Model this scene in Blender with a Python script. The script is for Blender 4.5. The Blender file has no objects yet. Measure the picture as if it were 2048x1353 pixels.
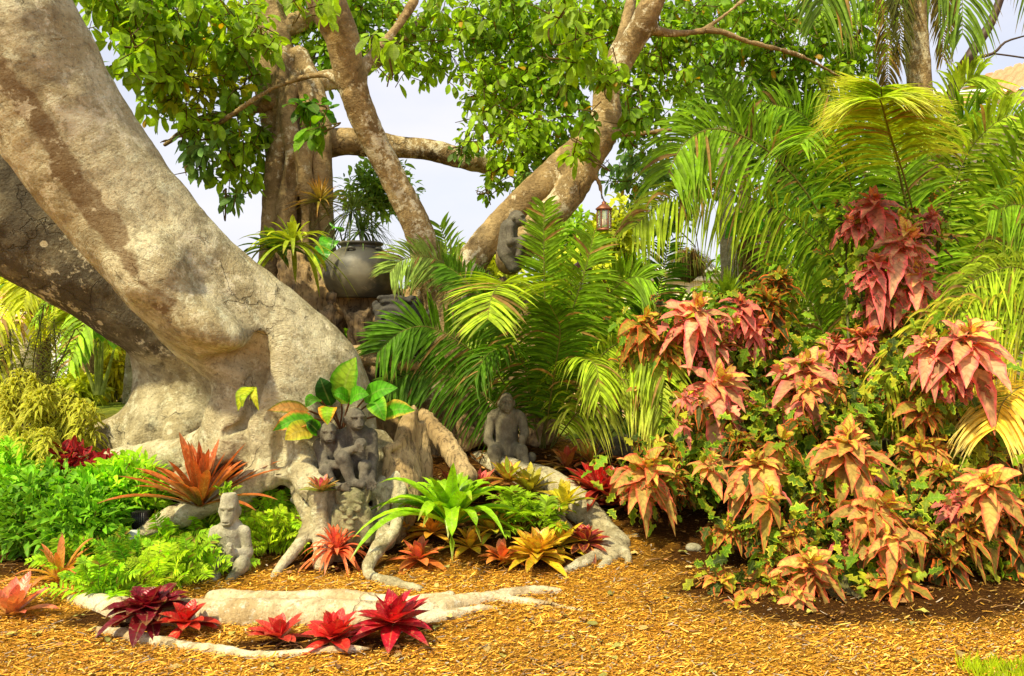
import bpy, math, random
import numpy as np
from mathutils import Vector, Matrix
S = bpy.context.scene
COL = S.collection
PI = math.pi
F = 28/36*2048; CAMZ = 1.6; PITCH = math.atan(36.5/F)

# ---------------------------------------------------------------- camera
cam = bpy.data.objects.new('camera', bpy.data.cameras.new('camera')); COL.objects.link(cam)
cam.location = (0, 0, CAMZ); cam.rotation_euler = (PI/2-PITCH, 0, 0)
cam.data.lens = 28; cam.data.sensor_width = 36; cam.data.clip_end = 2000; cam.data.clip_start = 0.05
S.camera = cam
S.view_settings.view_transform = 'Standard'; S.view_settings.look = 'None'
S.view_settings.exposure = 0.95; S.view_settings.gamma = 1

# ---------------------------------------------------------------- sun and sky
TOSUN = Vector((-0.55, -0.62, 1.12)).normalized()
sd = bpy.data.lights.new('sun', 'SUN'); sd.energy = 3.5; sd.angle = math.radians(3.0); sd.color = (1, .88, .57)
sun = bpy.data.objects.new('sun', sd); COL.objects.link(sun)
sun.rotation_euler = TOSUN.to_track_quat('Z', 'Y').to_euler(); sun.location = (-4, -6, 12)
w = bpy.data.worlds.new('World'); S.world = w; w.use_nodes = True
nt = w.node_tree; N = nt.nodes; L = nt.links
bg = N['Background']; bg.inputs['Strength'].default_value = 0.105
sky = N.new('ShaderNodeTexSky'); sky.sky_type = 'NISHITA'; sky.sun_disc = False
sky.sun_elevation = math.asin(TOSUN.z); sky.sun_rotation = math.atan2(TOSUN.x, TOSUN.y)
sky.dust_density = 3
tc = N.new('ShaderNodeTexCoord'); mp = N.new('ShaderNodeMapping'); mp.inputs['Scale'].default_value = (1, 1, 3)
nz = N.new('ShaderNodeTexNoise'); nz.inputs['Scale'].default_value = 2.2; nz.inputs['Detail'].default_value = 6
L.new(tc.outputs['Generated'], mp.inputs['Vector']); L.new(mp.outputs[0], nz.inputs['Vector'])
rp = N.new('ShaderNodeMapRange'); rp.inputs['From Min'].default_value = .3; rp.inputs['From Max'].default_value = .7
rp.inputs['To Min'].default_value = .5; rp.inputs['To Max'].default_value = .98
L.new(nz.outputs['Fac'], rp.inputs['Value'])
mx = N.new('ShaderNodeMixRGB'); mx.inputs['Color2'].default_value = (5.1, 5.0, 5.35, 1)
L.new(rp.outputs[0], mx.inputs['Fac']); L.new(sky.outputs[0], mx.inputs['Color1']); L.new(mx.outputs[0], bg.inputs['Color'])

# ---------------------------------------------------------------- geometry helpers
rng = np.random.default_rng(7)
def nrm(a):
    a = np.asarray(a, float); return a/np.maximum(np.linalg.norm(a, axis=-1, keepdims=True), 1e-9)
def lin(r, g, b, k=1.0):
    c = np.array([r, g, b], float)/255
    return np.where(c <= .04045, c/12.92, ((c+.055)/1.055)**2.4)*k
def P(px, py, d):
    x = (px-1024)/F; y = (676.5-py)/F
    v = np.array([x, y*math.sin(PITCH)+math.cos(PITCH), y*math.cos(PITCH)-math.sin(PITCH)])
    v = v*(d/v[1]); return np.array([v[0], v[1], v[2]+CAMZ])
def PX(px, d): return px*d/F
def hgt(x, y):
    x = np.asarray(x, float); y = np.asarray(y, float)
    h = .54*np.exp(-((x+.2)**2/(2*1.5**2)+(y-7.05)**2/(2*.8**2)))
    h = h + .10*np.exp(-((x-2.6)**2/4+(y-6.5)**2/2.2))
    sm = lambda t: np.clip(t, 0, 1)**2*(3-2*np.clip(t, 0, 1))
    h = h + .40*sm((y-5.25)/.75)*sm((-.75-x)/.6)
    h = h + .012*np.sin(x*3.1+1)*np.sin(y*2.7) + .008*np.sin(x*7.3)*np.cos(y*6.1+.5)
    return h*np.clip(1-(y-11)/6, 0, 1)
def G(px, py):
    d = 3.0
    prev = d
    while d < 60:
        p = P(px, py, d)
        if p[2] < hgt(p[0], p[1]): break
        prev = d; d += .02
    p = P(px, py, d); p[2] = float(hgt(p[0], p[1])); return p
def vnoise(p, seed=0):
    p = np.asarray(p, float); i = np.floor(p).astype(np.int64); f = p-i; f = f*f*(3-2*f)
    def h(a, b, c):
        n = (a*374761393+b*668265263+c*2147483647+seed*144269) & 0xffffffff
        n = ((n ^ (n >> 13))*1274126177) & 0xffffffff
        return ((n ^ (n >> 16)) & 0xffff)/65535.
    r = 0
    for dx in (0, 1):
        for dy in (0, 1):
            for dz in (0, 1):
                wgt = (f[..., 0] if dx else 1-f[..., 0])*(f[..., 1] if dy else 1-f[..., 1])*(f[..., 2] if dz else 1-f[..., 2])
                r = r+wgt*h(i[..., 0]+dx, i[..., 1]+dy, i[..., 2]+dz)
    return r*2-1
def fbm(p, o=3, seed=0):
    r = 0; a = 1; t = 0
    for k in range(o): r = r+a*vnoise(np.asarray(p)*2**k, seed+k); t += a; a *= .5
    return r/t
def spline(pts, n):
    pts = np.asarray(pts, float); m = len(pts)
    if m == 2: t = np.linspace(0, 1, n)[:, None]; return pts[0]*(1-t)+pts[1]*t
    q = np.vstack([2*pts[0]-pts[1], pts, 2*pts[-1]-pts[-2]])
    out = []
    for t in np.linspace(0, m-1-1e-6, n):
        i = int(t); f = t-i; a, b, c, d = q[i:i+4]
        out.append(.5*((2*b)+(c-a)*f+(2*a-5*b+4*c-d)*f*f+(3*b-a-3*c+d)*f**3))
    return np.array(out)

def mesh_obj(name, V, F4, mat, parent=None, attrs=None, smooth=True, loc=None):
    me = bpy.data.meshes.new(name)
    V = np.asarray(V, np.float32)
    if loc is not None: V = V-np.asarray(loc, np.float32)
    elif parent is not None: V = V-np.array(parent.location, np.float32)
    F4 = np.asarray(F4, np.int64)
    n = F4.shape[1]
    me.vertices.add(len(V)); me.vertices.foreach_set('co', V.ravel())
    me.loops.add(F4.size); me.loops.foreach_set('vertex_index', F4.ravel().astype(np.int32))
    me.polygons.add(len(F4)); me.polygons.foreach_set('loop_start', np.arange(0, F4.size, n, dtype=np.int32))
    me.polygons.foreach_set('loop_total', np.full(len(F4), n, np.int32)) if False else None
    me.polygons.foreach_set('use_smooth', np.full(len(F4), smooth))
    for k, v in (attrs or {}).items():
        a = me.attributes.new(k, 'FLOAT_VECTOR', 'POINT'); a.data.foreach_set('vector', np.asarray(v, np.float32).ravel())
    me.update(calc_edges=True); me.validate()
    me.materials.append(mat)
    o = bpy.data.objects.new(name, me); COL.objects.link(o)
    if parent is not None: o.parent = parent
    if loc is not None: o.location = loc
    return o

class Geo:
    def __init__(s): s.V = []; s.F = []; s.C = []; s.D = []; s.U = []; s.n = 0
    def add(s, V, F4, C, D, U):
        s.V.append(V); s.F.append(F4+s.n); s.n += len(V); s.C.append(C); s.D.append(D); s.U.append(U)
    def build(s, name, mat, parent=None, smooth=True, loc=None):
        return mesh_obj(name, np.vstack(s.V), np.vstack(s.F), mat, parent,
                        {'Col': np.vstack(s.C), 'Col2': np.vstack(s.D), 'luv': np.vstack(s.U)}, smooth, loc)
def ribbons(g, paths, W, up, col, col2=None, fold=.25, wave=0):
    paths = np.asarray(paths, float); Ln, n, _ = paths.shape
    W = np.broadcast_to(np.asarray(W, float), (Ln, n))
    up = np.asarray(up, float)
    if up.ndim == 1: up = np.broadcast_to(up, (Ln, 3))
    if up.ndim == 2: up = up[:, None, :]
    T = nrm(np.gradient(paths, axis=1))
    side = nrm(np.cross(T, np.broadcast_to(up, paths.shape))); nm = np.cross(side, T)
    e = (side*W[..., None]); f = nm*(fold*W)[..., None]
    if wave:
        ph = rng.random((Ln, 1))*6
        wv = (nm*(W*wave*np.sin(np.arange(n)[None]*1.9+ph))[..., None])
        l = paths-e+f+wv; r = paths+e+f-wv
    else: l = paths-e+f; r = paths+e+f
    V = np.stack([l, paths, r], axis=2).reshape(-1, 3)
    b = (np.arange(Ln)*n*3)[:, None, None]; sgm = (np.arange(n-1)*3)[None, :, None]
    q1 = np.array([0, 1, 4, 3])[None, None]; q2 = np.array([1, 2, 5, 4])[None, None]
    Fq = np.concatenate([(b+sgm+q1).reshape(-1, 4), (b+sgm+q2).reshape(-1, 4)])
    def ex(c):
        c = np.asarray(c, float)
        if c.ndim == 1: c = np.broadcast_to(c, (Ln, 3))
        if c.ndim == 2: c = np.broadcast_to(c[:, None, :], (Ln, n, 3))
        return np.repeat(c.reshape(-1, 3), 3, axis=0)
    C = ex(col); D = C if col2 is None else ex(col2)
    U = np.zeros((Ln, n, 3, 3)); U[..., 0, 0] = -1; U[..., 2, 0] = 1
    U[..., 1] = np.linspace(0, 1, n)[None, :, None]; U[..., 2] = rng.random((Ln, 1, 1))
    g.add(V, Fq, C, D, U.reshape(-1, 3))
def profile(kind, n):
    v = np.linspace(0, 1, n)
    if kind == 'obov': return np.maximum(np.sin(PI*v**1.25)**.62, .05)
    if kind == 'oval': return np.maximum(np.sin(PI*v**.85)**.75, .03)
    if kind == 'ovate': return np.maximum(np.sin(PI*v**.7)**.9, .03)
    if kind == 'lance': return np.maximum(np.sin(PI*np.clip(v*.93+.07, 0, 1)**.8), .02)
    if kind == 'blade': return np.maximum((1-v**2.2)*np.clip(.45+v*3, 0, 1), .02)
    if kind == 'strap': return np.maximum((1-v**5)*np.clip(.8+v*.3, 0, 1), .03)
def arcs(o, d, ln, droop, n, curl=0):
    o = np.asarray(o, float); d = nrm(d); ln = np.asarray(ln, float).reshape(-1, 1, 1); t = np.linspace(0, 1, n)[None, :, None]
    droop = np.asarray(droop, float).reshape(-1, 1, 1)
    p = d[:, None, :]*t*(1-.25*np.clip(droop, 0, 1)*t)
    p = p+np.array([0, 0, -1.])*droop*t**2
    return o[:, None, :]+p*ln
def tube(g, path, rad, col=(.2, .15, .1), sides=7):
    path = np.asarray(path, float); n = len(path); rad = np.broadcast_to(np.asarray(rad, float), (n,))
    T = nrm(np.gradient(path, axis=0)); u = np.array([0.13, .31, 1.]) if abs(T[0][2]) < .9 else np.array([1., .2, 0])
    a = nrm(np.cross(T, u)); b = np.cross(T, a)
    th = np.arange(sides)*2*PI/sides
    V = (path[:, None]+rad[:, None, None]*(a[:, None]*np.cos(th)[None, :, None]+b[:, None]*np.sin(th)[None, :, None])).reshape(-1, 3)
    Fq = []
    for i in range(n-1):
        for j in range(sides):
            k = (j+1) % sides; Fq.append((i*sides+j, i*sides+k, (i+1)*sides+k, (i+1)*sides+j))
    c = np.broadcast_to(np.asarray(col, float), (len(V), 3))
    U = np.zeros((len(V), 3)); U[:, 1] = np.repeat(np.linspace(0, 1, n), sides); U[:, 2] = .5
    g.add(V, np.array(Fq), c, c, U)
def box(g, c, s, col=(.5, .5, .5), R=None):
    c = np.asarray(c, float); s = np.asarray(s, float)/2; b = .12*min(s)
    V = []; 
    for z in (-1, 1):
        for (x, y) in ((-1, -1), (1, -1), (1, 1), (-1, 1)): V.append((x*s[0], y*s[1], z*s[2]))
    V = np.array(V)
    if R is not None: V = V@np.asarray(R).T
    V = V+c
    Fq = np.array([(0, 3, 2, 1), (4, 5, 6, 7), (0, 1, 5, 4), (1, 2, 6, 5), (2, 3, 7, 6), (3, 0, 4, 7)])
    cc = np.broadcast_to(np.asarray(col, float), (8, 3)); U = np.zeros((8, 3))
    g.add(V, Fq, cc, cc, U)
def lathe(g, c, prof, col=(.5, .5, .5), sides=40):
    c = np.asarray(c, float); th = np.arange(sides)*2*PI/sides
    V = np.array([[(c[0]+r*math.cos(t), c[1]+r*math.sin(t), c[2]+z) for t in th] for r, z in prof]).reshape(-1, 3)
    Fq = [(i*sides+j, i*sides+(j+1) % sides, (i+1)*sides+(j+1) % sides, (i+1)*sides+j) for i in range(len(prof)-1) for j in range(sides)]
    cc = np.broadcast_to(np.asarray(col, float), (len(V), 3)); U = np.zeros((len(V), 3)); U[:, 1] = np.repeat(np.linspace(0, 1, len(prof)), sides)
    g.add(V, np.array(Fq), cc, cc, U)

class SDF:
    def __init__(s, lo, hi, h):
        s.h = h; s.lo = np.array(lo, float); n = np.ceil((np.array(hi)-s.lo)/h).astype(int)+1; s.n = n
        s.ax = [s.lo[i]+np.arange(n[i])*h for i in range(3)]
        s.d = np.full(tuple(n), 9., np.float32)
    def _sl(s, lo, hi, pad):
        a = np.clip(np.floor((lo-pad-s.lo)/s.h).astype(int), 0, s.n-1); b = np.clip(np.ceil((hi+pad-s.lo)/s.h).astype(int)+1, 1, s.n)
        if np.any(b <= a): return None
        sl = tuple(slice(a[i], b[i]) for i in range(3))
        X = np.stack(np.meshgrid(*[s.ax[i][sl[i]] for i in range(3)], indexing='ij'), -1)
        return sl, X
    def _mix(s, sl, d, k, sub):
        o = s.d[sl]
        if sub: d = -d; hh = np.maximum(k-np.abs(o-d), 0)/k; s.d[sl] = np.maximum(o, d)+hh*hh*k/4
        else: hh = np.maximum(k-np.abs(o-d), 0)/k; s.d[sl] = np.minimum(o, d)-hh*hh*k/4
    def cap(s, a, b, ra, rb, k=.03, sub=False, wide=0):
        a = np.asarray(a, float); b = np.asarray(b, float); R = max(ra, rb)
        r = s._sl(np.minimum(a, b)-R, np.maximum(a, b)+R, max(k, wide)+3*s.h)
        if r is None: return
        sl, X = r; ab = b-a; t = np.clip(((X-a)@ab)/max(ab@ab, 1e-9), 0, 1)
        d = np.linalg.norm(X-a-t[..., None]*ab, axis=-1)-(ra+(rb-ra)*t)
        s._mix(sl, d, k, sub)
    def ell(s, c, r, k=.03, rx=0, ry=0, rz=0, sub=False):
        c = np.asarray(c, float); r = np.asarray(r, float); R = max(r)
        q = s._sl(c-R, c+R, k+3*s.h)
        if q is None: return
        sl, X = q; X = X-c
        M = np.array(Matrix.Rotation(rz, 3, 'Z')@Matrix.Rotation(ry, 3, 'Y')@Matrix.Rotation(rx, 3, 'X'))
        X = X@M; k0 = np.linalg.norm(X/r, axis=-1); k1 = np.linalg.norm(X/(r*r), axis=-1)+1e-9
        s._mix(sl, k0*(k0-1)/k1, k, sub)
    def mesh(s):
        d = s.d; ins = d < 0; n = s.n; m = n-1
        acc = None; cnt = np.zeros(m.prod()); pos = np.zeros((m.prod(), 3)); edges = []
        for ax in range(3):
            a = [slice(None)]*3; b = [slice(None)]*3; a[ax] = slice(0, -1); b[ax] = slice(1, None)
            cr = ins[tuple(a)] != ins[tuple(b)]; I = np.argwhere(cr)
            if len(I) == 0: continue
            o1, o2 = [q for q in range(3) if q != ax]
            I = I[(I[:, o1] > 0) & (I[:, o2] > 0) & (I[:, o1] < m[o1]) & (I[:, o2] < m[o2])]
            J = I.copy(); J[:, ax] += 1
            da = d[tuple(I.T)]; db = d[tuple(J.T)]; t = da/(da-db); p = I.astype(float); p[:, ax] += t
            cells = []
            for u, v in ((0, 0), (-1, 0), (-1, -1), (0, -1)):
                K = I.copy(); K[:, o1] += u; K[:, o2] += v
                f = (K[:, 0]*m[1]+K[:, 1])*m[2]+K[:, 2]; cells.append(f)
                cnt += np.bincount(f, minlength=len(cnt))
                for q in range(3): pos[:, q] += np.bincount(f, weights=p[:, q], minlength=len(cnt))
            c4 = np.stack(cells, 1); flip = (da > 0)
            if ax == 1: flip = ~flip
            c4[flip] = c4[flip][:, ::-1]; edges.append(c4)
        act = cnt > 0; idx = np.full(len(cnt), -1); idx[act] = np.arange(act.sum())
        V = pos[act]/cnt[act][:, None]*s.h+s.lo
        Fq = idx[np.vstack(edges)][:, ::-1]
        return V, Fq
def vnormals(V, Fq):
    a = V[Fq[:, 2]]-V[Fq[:, 0]]; b = V[Fq[:, 3]]-V[Fq[:, 1]]; fn = np.cross(a, b)
    out = np.zeros_like(V)
    for i in range(4):
        for q in range(3): out[:, q] += np.bincount(Fq[:, i], weights=fn[:, q], minlength=len(V))
    return nrm(out)

# ---------------------------------------------------------------- materials
def newmat(name):
    m = bpy.data.materials.new(name); m.use_nodes = True; t = m.node_tree
    b = t.nodes['Principled BSDF']; return m, t, t.nodes, t.links, b
def attr(t, name):
    a = t.nodes.new('ShaderNodeAttribute'); a.attribute_name = name; return a
def math_(t, op, a, b=None, c=None):
    n = t.nodes.new('ShaderNodeMath'); n.operation = op
    for i, v in enumerate((a, b, c)):
        if v is None: continue
        if isinstance(v, (int, float)): n.inputs[i].default_value = v
        else: t.links.new(v, n.inputs[i])
    return n.outputs[0]
def mixc(t, f, a, b, mode='MIX'):
    n = t.nodes.new('ShaderNodeMixRGB'); n.blend_type = mode
    for k, v in (('Fac', f), ('Color1', a), ('Color2', b)):
        if isinstance(v, (int, float)): n.inputs[k].default_value = v
        elif isinstance(v, (tuple, list, np.ndarray)): n.inputs[k].default_value = (*[float(q) for q in v][:3], 1)
        else: t.links.new(v, n.inputs[k])
    return n.outputs[0]
def noise(t, vec, scale, det=4, rough=.55, dist=0):
    n = t.nodes.new('ShaderNodeTexNoise'); n.inputs['Scale'].default_value = scale; n.inputs['Detail'].default_value = det
    n.inputs['Roughness'].default_value = rough; n.inputs['Distortion'].default_value = dist
    if vec is not None: t.links.new(vec, n.inputs['Vector'])
    return n.outputs['Fac']
def ramp(t, v, a, b, lo=0., hi=1.):
    n = t.nodes.new('ShaderNodeMapRange'); n.interpolation_type = 'SMOOTHSTEP'
    n.inputs['From Min'].default_value = a; n.inputs['From Max'].default_value = b
    n.inputs['To Min'].default_value = lo; n.inputs['To Max'].default_value = hi
    t.links.new(v, n.inputs['Value']); return n.outputs[0]
def bump(t, b, h, s=.3, dist=.02):
    n = t.nodes.new('ShaderNodeBump'); n.inputs['Strength'].default_value = s; n.inputs['Distance'].default_value = dist
    t.links.new(h, n.inputs['Height']); t.links.new(n.outputs[0], b.inputs['Normal'])
def pos(t, scale=(1, 1, 1)):
    g = t.nodes.new('ShaderNodeNewGeometry'); m = t.nodes.new('ShaderNodeMapping'); m.inputs['Scale'].default_value = scale
    t.links.new(g.outputs['Position'], m.inputs['Vector']); return m.outputs[0]
def leafmat(name, rough=.4, trans=.35, edge=(.6, .95), veins=14, vamt=.25, spec=.4, tip=0, spots=0):
    m, t, N, L, b = newmat(name)
    c = attr(t, 'Col').outputs['Vector']; d = attr(t, 'Col2').outputs['Vector']; uv = attr(t, 'luv')
    sx = N.new('ShaderNodeSeparateXYZ'); L.new(uv.outputs['Vector'], sx.inputs[0])
    au = math_(t, 'ABSOLUTE', sx.outputs[0])
    nzz = noise(t, pos(t), 60, 2)
    e = ramp(t, math_(t, 'ADD', au, math_(t, 'MULTIPLY', math_(t, 'SUBTRACT', nzz, .5), .5)), *edge)
    col = mixc(t, e, c, d)
    vv = math_(t, 'SINE', math_(t, 'MULTIPLY', math_(t, 'SUBTRACT', sx.outputs[1], math_(t, 'MULTIPLY', au, .12)), veins*2*PI))
    vm = ramp(t, vv, .3, 1, 0, vamt); col = mixc(t, vm, col, (.02, .03, .005), 'MIX')
    mid = ramp(t, au, .12, .03, 0, .35); col = mixc(t, mid, col, mixc(t, .5, col, (.55, .55, .2)))
    if tip: col = mixc(t, ramp(t, math_(t, 'ADD', sx.outputs[1], math_(t, 'MULTIPLY', math_(t, 'SUBTRACT', sx.outputs[2], .5), .16)), .86, 1., 0, tip), col, (.34, .19, .06))
    if spots: col = mixc(t, ramp(t, noise(t, pos(t), 75, 3, .6), .60, .66, 0, spots), col, (.05, .04, .01)); col = mixc(t, ramp(t, noise(t, pos(t), 48, 3, .6), .60, .68, 0, spots), col, mixc(t, .5, col, (.75, .62, .30)))
    n2 = ramp(t, noise(t, pos(t), 22, 3), .3, .75, .72, 1.2)
    mul = mixc(t, 1., col, n2, 'MULTIPLY')
    L.new(mul, b.inputs['Base Color']); b.inputs['Roughness'].default_value = rough
    b.inputs['Specular IOR Level'].default_value = spec
    bump(t, b, math_(t, 'ADD', vv, math_(t, 'MULTIPLY', nzz, 2)), .25, .002)
    tr = N.new('ShaderNodeBsdfTranslucent'); ms = N.new('ShaderNodeMixShader'); ms.inputs[0].default_value = trans
    tc_ = mixc(t, 1., mul, (1.25, 1.2, .6), 'MULTIPLY'); L.new(tc_, tr.inputs['Color'])
    L.new(b.outputs[0], ms.inputs[1]); L.new(tr.outputs[0], ms.inputs[2]); L.new(ms.outputs[0], N['Material Output'].inputs['Surface'])
    return m
M_CAN = leafmat('fig_leaf', .5, .5, (1.5, 2), 9, .12, .28)
M_PALM = leafmat('palm_leaf', .55, .4, (.75, 1.1), 3, .05, .18, tip=.7)
M_SOFT = leafmat('soft_leaf', .6, .36, (.5, .92), 8, .24, .2)
M_BROM = leafmat('waxy_leaf', .36, .26, (.6, 1.05), 9, .10, .4, tip=.55, spots=.55)
M_BACK = leafmat('background_leaf', .6, .4, (1.5, 2), 4, .1)

def barkmat(name, light=(.34, .25, .125), mid=(.17, .115, .05), dark=(.028, .02, .012), rings=26, crack=.5, bs=.6):
    m, t, N, L, b = newmat(name); a = attr(t, 'bark'); sx = N.new('ShaderNodeSeparateXYZ'); L.new(a.outputs['Vector'], sx.inputs[0])
    p = pos(t)
    big = ramp(t, noise(t, p, 2.3, 5, .6), .36, .64); fine = noise(t, p, 38, 6, .7)
    cv = N.new('ShaderNodeCombineXYZ'); L.new(math_(t, 'MULTIPLY', sx.outputs[0], rings), cv.inputs[0])
    s2 = N.new('ShaderNodeSeparateXYZ'); L.new(p, s2.inputs[0])
    L.new(math_(t, 'MULTIPLY', s2.outputs[0], 2.2), cv.inputs[1]); L.new(math_(t, 'MULTIPLY', s2.outputs[2], 2.2), cv.inputs[2])
    ring = noise(t, cv.outputs[0], 1, 5, .65, .6)
    col = mixc(t, big, mid, light)
    col = mixc(t, ramp(t, ring, .36, .48, .16, 0), col, dark)
    bl = noise(t, p, 5.5, 9, .78, .3); col = mixc(t, ramp(t, bl, .40, .52, .62, 0), col, tuple(.45*a+.55*b for a, b in zip(dark, mid)))
    col = mixc(t, ramp(t, noise(t, p, 8.5, 8, .75, .2), .52, .62, 0, .55), col, tuple(min(.75, q*1.45) for q in light))
    col = mixc(t, ramp(t, fine, .28, .5, .55, 0), col, dark)
    vc = N.new('ShaderNodeTexVoronoi'); vc.feature = 'DISTANCE_TO_EDGE'; vc.inputs['Scale'].default_value = 2.6
    wv = N.new('ShaderNodeVectorMath'); wv.operation = 'SCALE'; wv.inputs['Scale'].default_value = .35; nn_ = N.new('ShaderNodeTexNoise'); nn_.inputs['Scale'].default_value = 5; nn_.inputs['Detail'].default_value = 6; L.new(p, nn_.inputs['Vector']); L.new(nn_.outputs['Color'], wv.inputs[0])
    va = N.new('ShaderNodeVectorMath'); L.new(p, va.inputs[0]); L.new(wv.outputs[0], va.inputs[1]); L.new(va.outputs[0], vc.inputs['Vector'])
    ckm = ramp(t, noise(t, p, 1.9, 3), .53, .62); ck = math_(t, 'MULTIPLY', ramp(t, vc.outputs['Distance'], .022, .006), ckm); col = mixc(t, math_(t, 'MULTIPLY', ck, .45), col, dark)
    # mould stains and lichen
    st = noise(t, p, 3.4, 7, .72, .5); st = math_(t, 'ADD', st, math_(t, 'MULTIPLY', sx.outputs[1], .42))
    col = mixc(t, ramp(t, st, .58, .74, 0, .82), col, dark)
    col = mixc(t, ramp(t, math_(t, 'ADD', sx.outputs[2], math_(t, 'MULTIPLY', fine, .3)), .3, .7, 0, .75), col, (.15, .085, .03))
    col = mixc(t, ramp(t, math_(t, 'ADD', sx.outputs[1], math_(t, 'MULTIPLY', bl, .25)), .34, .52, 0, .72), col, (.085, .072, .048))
    li = noise(t, p, 11, 6, .75, .2); li2 = noise(t, p, 1.6, 2)
    col = mixc(t, ramp(t, math_(t, 'ADD', li, math_(t, 'MULTIPLY', li2, .5)), .82, .90, 0, .75), col, (.70, .64, .44))
    vo = N.new('ShaderNodeTexVoronoi'); vo.inputs['Scale'].default_value = 4.2; L.new(p, vo.inputs['Vector'])
    rr = math_(t, 'ADD', vo.outputs['Distance'], math_(t, 'MULTIPLY', fine, .07))
    sel = ramp(t, math_(t, 'FRACT', math_(t, 'MULTIPLY', vo.outputs['Color'], 3.7)), .62, .64)
    col = mixc(t, math_(t, 'MULTIPLY', ramp(t, rr, .17, .145), sel), col, (.60, .54, .36))
    L.new(col, b.inputs['Base Color']); b.inputs['Roughness'].default_value = .82; b.inputs['Specular IOR Level'].default_value = .25
    hsum = math_(t, 'ADD', math_(t, 'MULTIPLY', ring, .55), math_(t, 'ADD', math_(t, 'SUBTRACT', math_(t, 'MULTIPLY', fine, 1.1), math_(t, 'MULTIPLY', ck, 1.2)), math_(t, 'MULTIPLY', st, .9)))
    bump(t, b, hsum, bs, .022); return m
M_BARK = barkmat('smooth_banyan_bark', (.62, .56, .35), (.39, .325, .17), rings=20, bs=1.)
M_BARKD = barkmat('mould_stained_bark', (.21, .155, .085), (.085, .062, .036), (.018, .014, .01), 20)
M_BARKB = barkmat('brown_fig_bark', (.40, .29, .13), (.22, .145, .055), (.04, .027, .013), 30, bs=.8)
M_ROOT = barkmat('weathered_root_bark', (.78, .66, .42), (.44, .32, .15), (.07, .045, .018), 12, bs=.7)

def woodmat(name, a, b_, dark=(.05, .03, .012)):
    m, t, N, L, b = newmat(name); p = pos(t, (1.6, 1.6, .28)); p2 = pos(t)
    g = noise(t, p, 22, 9, .75, .5); k = noise(t, p2, 4, 6, .65)
    col = mixc(t, ramp(t, k, .35, .65), a, b_); col = mixc(t, ramp(t, g, .38, .52, .75, 0), col, dark)
    L.new(col, b.inputs['Base Color']); b.inputs['Roughness'].default_value = .9
    bump(t, b, math_(t, 'ADD', g, k), .9, .03); return m
M_DRIFT = woodmat('driftwood', (.58, .42, .20), (.36, .24, .10))
M_ROT = woodmat('rotting_root_wood', (.52, .34, .14), (.27, .19, .10))
M_PLAIN_STEM = woodmat('stem', (.16, .16, .05), (.10, .08, .03))

def stonemat(name, a, b_, moss=(.10, .10, .02), mossamt=.5, sc=1.):
    m, t, N, L, b = newmat(name); p = pos(t)
    k = noise(t, p, 9*sc, 6, .7); f = noise(t, p, 110*sc, 4, .7); s_ = noise(t, p, 26*sc, 6, .8)
    col = mixc(t, ramp(t, k, .35, .65), a, b_)
    col = mixc(t, ramp(t, s_, .56, .68, 0, mossamt), col, moss)
    col = mixc(t, ramp(t, f, .25, .48, .6, 0), col, (.015, .012, .008))
    col = mixc(t, ramp(t, f, .60, .78, 0, .35), col, (.5, .46, .34))
    L.new(col, b.inputs['Base Color']); b.inputs['Roughness'].default_value = .93
    bump(t, b, math_(t, 'ADD', f, math_(t, 'MULTIPLY', s_, 1.4)), .75, .008); return m
M_ST_GREY = stonemat('dark_volcanic_stone', (.17, .15, .105), (.065, .055, .04), (.03, .028, .012), .7)
M_ST_PALE = stonemat('pale_carved_stone', (.46, .43, .30), (.24, .22, .13), (.07, .06, .02), .75)
M_ST_MOSS = stonemat('mossy_carved_stone', (.34, .31, .16), (.16, .15, .06), (.03, .025, .008), 1.)
M_ST_HEAD = stonemat('charcoal_stone', (.075, .07, .058), (.035, .032, .027))

def simple(name, col, rough=.6, metal=0, ns=20, var=.35, bs=.2):
    m, t, N, L, b = newmat(name); n = noise(t, pos(t), ns, 5, .65)
    c = mixc(t, ramp(t, n, .3, .7, 0, var), col, tuple(q*.35 for q in col)); L.new(c, b.inputs['Base Color'])
    b.inputs['Roughness'].default_value = rough; b.inputs['Metallic'].default_value = metal; bump(t, b, n, bs, .01); return m
M_STUCCO = simple('cream_stucco', (.72, .62, .40), .9, ns=6, var=.15)
M_WHITE = simple('white_paint', (.82, .84, .86), .6, ns=4, var=.08)
M_COPPER = simple('rusty_copper', (.27, .10, .05), .5, .5, 40, .5)
M_DARKWOOD = simple('dark_wood', (.06, .03, .015), .6, 0, 20, .4)
M_BLACK = simple('black_plastic', (.015, .015, .018), .45)
def tilemat():
    m, t, N, L, b = newmat('clay_roof_tile'); n = noise(t, pos(t), 3, 4); n2 = noise(t, pos(t), 25, 4)
    c = mixc(t, n, (.62, .22, .09), (.75, .38, .2)); c = mixc(t, ramp(t, n2, .5, .7, 0, .4), c, (.2, .08, .04))
    L.new(c, b.inputs['Base Color']); b.inputs['Roughness'].default_value = .85; return m
M_TILE = tilemat()
def glassmat():
    m, t, N, L, b = newmat('dusty_glass'); b.inputs['Base Color'].default_value = (.9, .9, .85, 1); b.inputs['Roughness'].default_value = .12
    b.inputs['Transmission Weight'].default_value = .85; b.inputs['Alpha'].default_value = .45; return m
M_GLASS = glassmat()
def jarmat():
    m, t, N, L, b = newmat('glazed_dark_clay'); p = pos(t, (1, 1, 2)); n = noise(t, p, 7, 7, .7, .4); n2 = noise(t, pos(t), 3.5, 5, .6)
    c = mixc(t, ramp(t, n2, .42, .62), (.045, .043, .032), (.15, .135, .085)); c = mixc(t, ramp(t, n, .62, .70, 0, .75), c, (.30, .25, .14))
    L.new(c, b.inputs['Base Color']); b.inputs['Roughness'].default_value = .5; bump(t, b, n, .3, .01); return m
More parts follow.
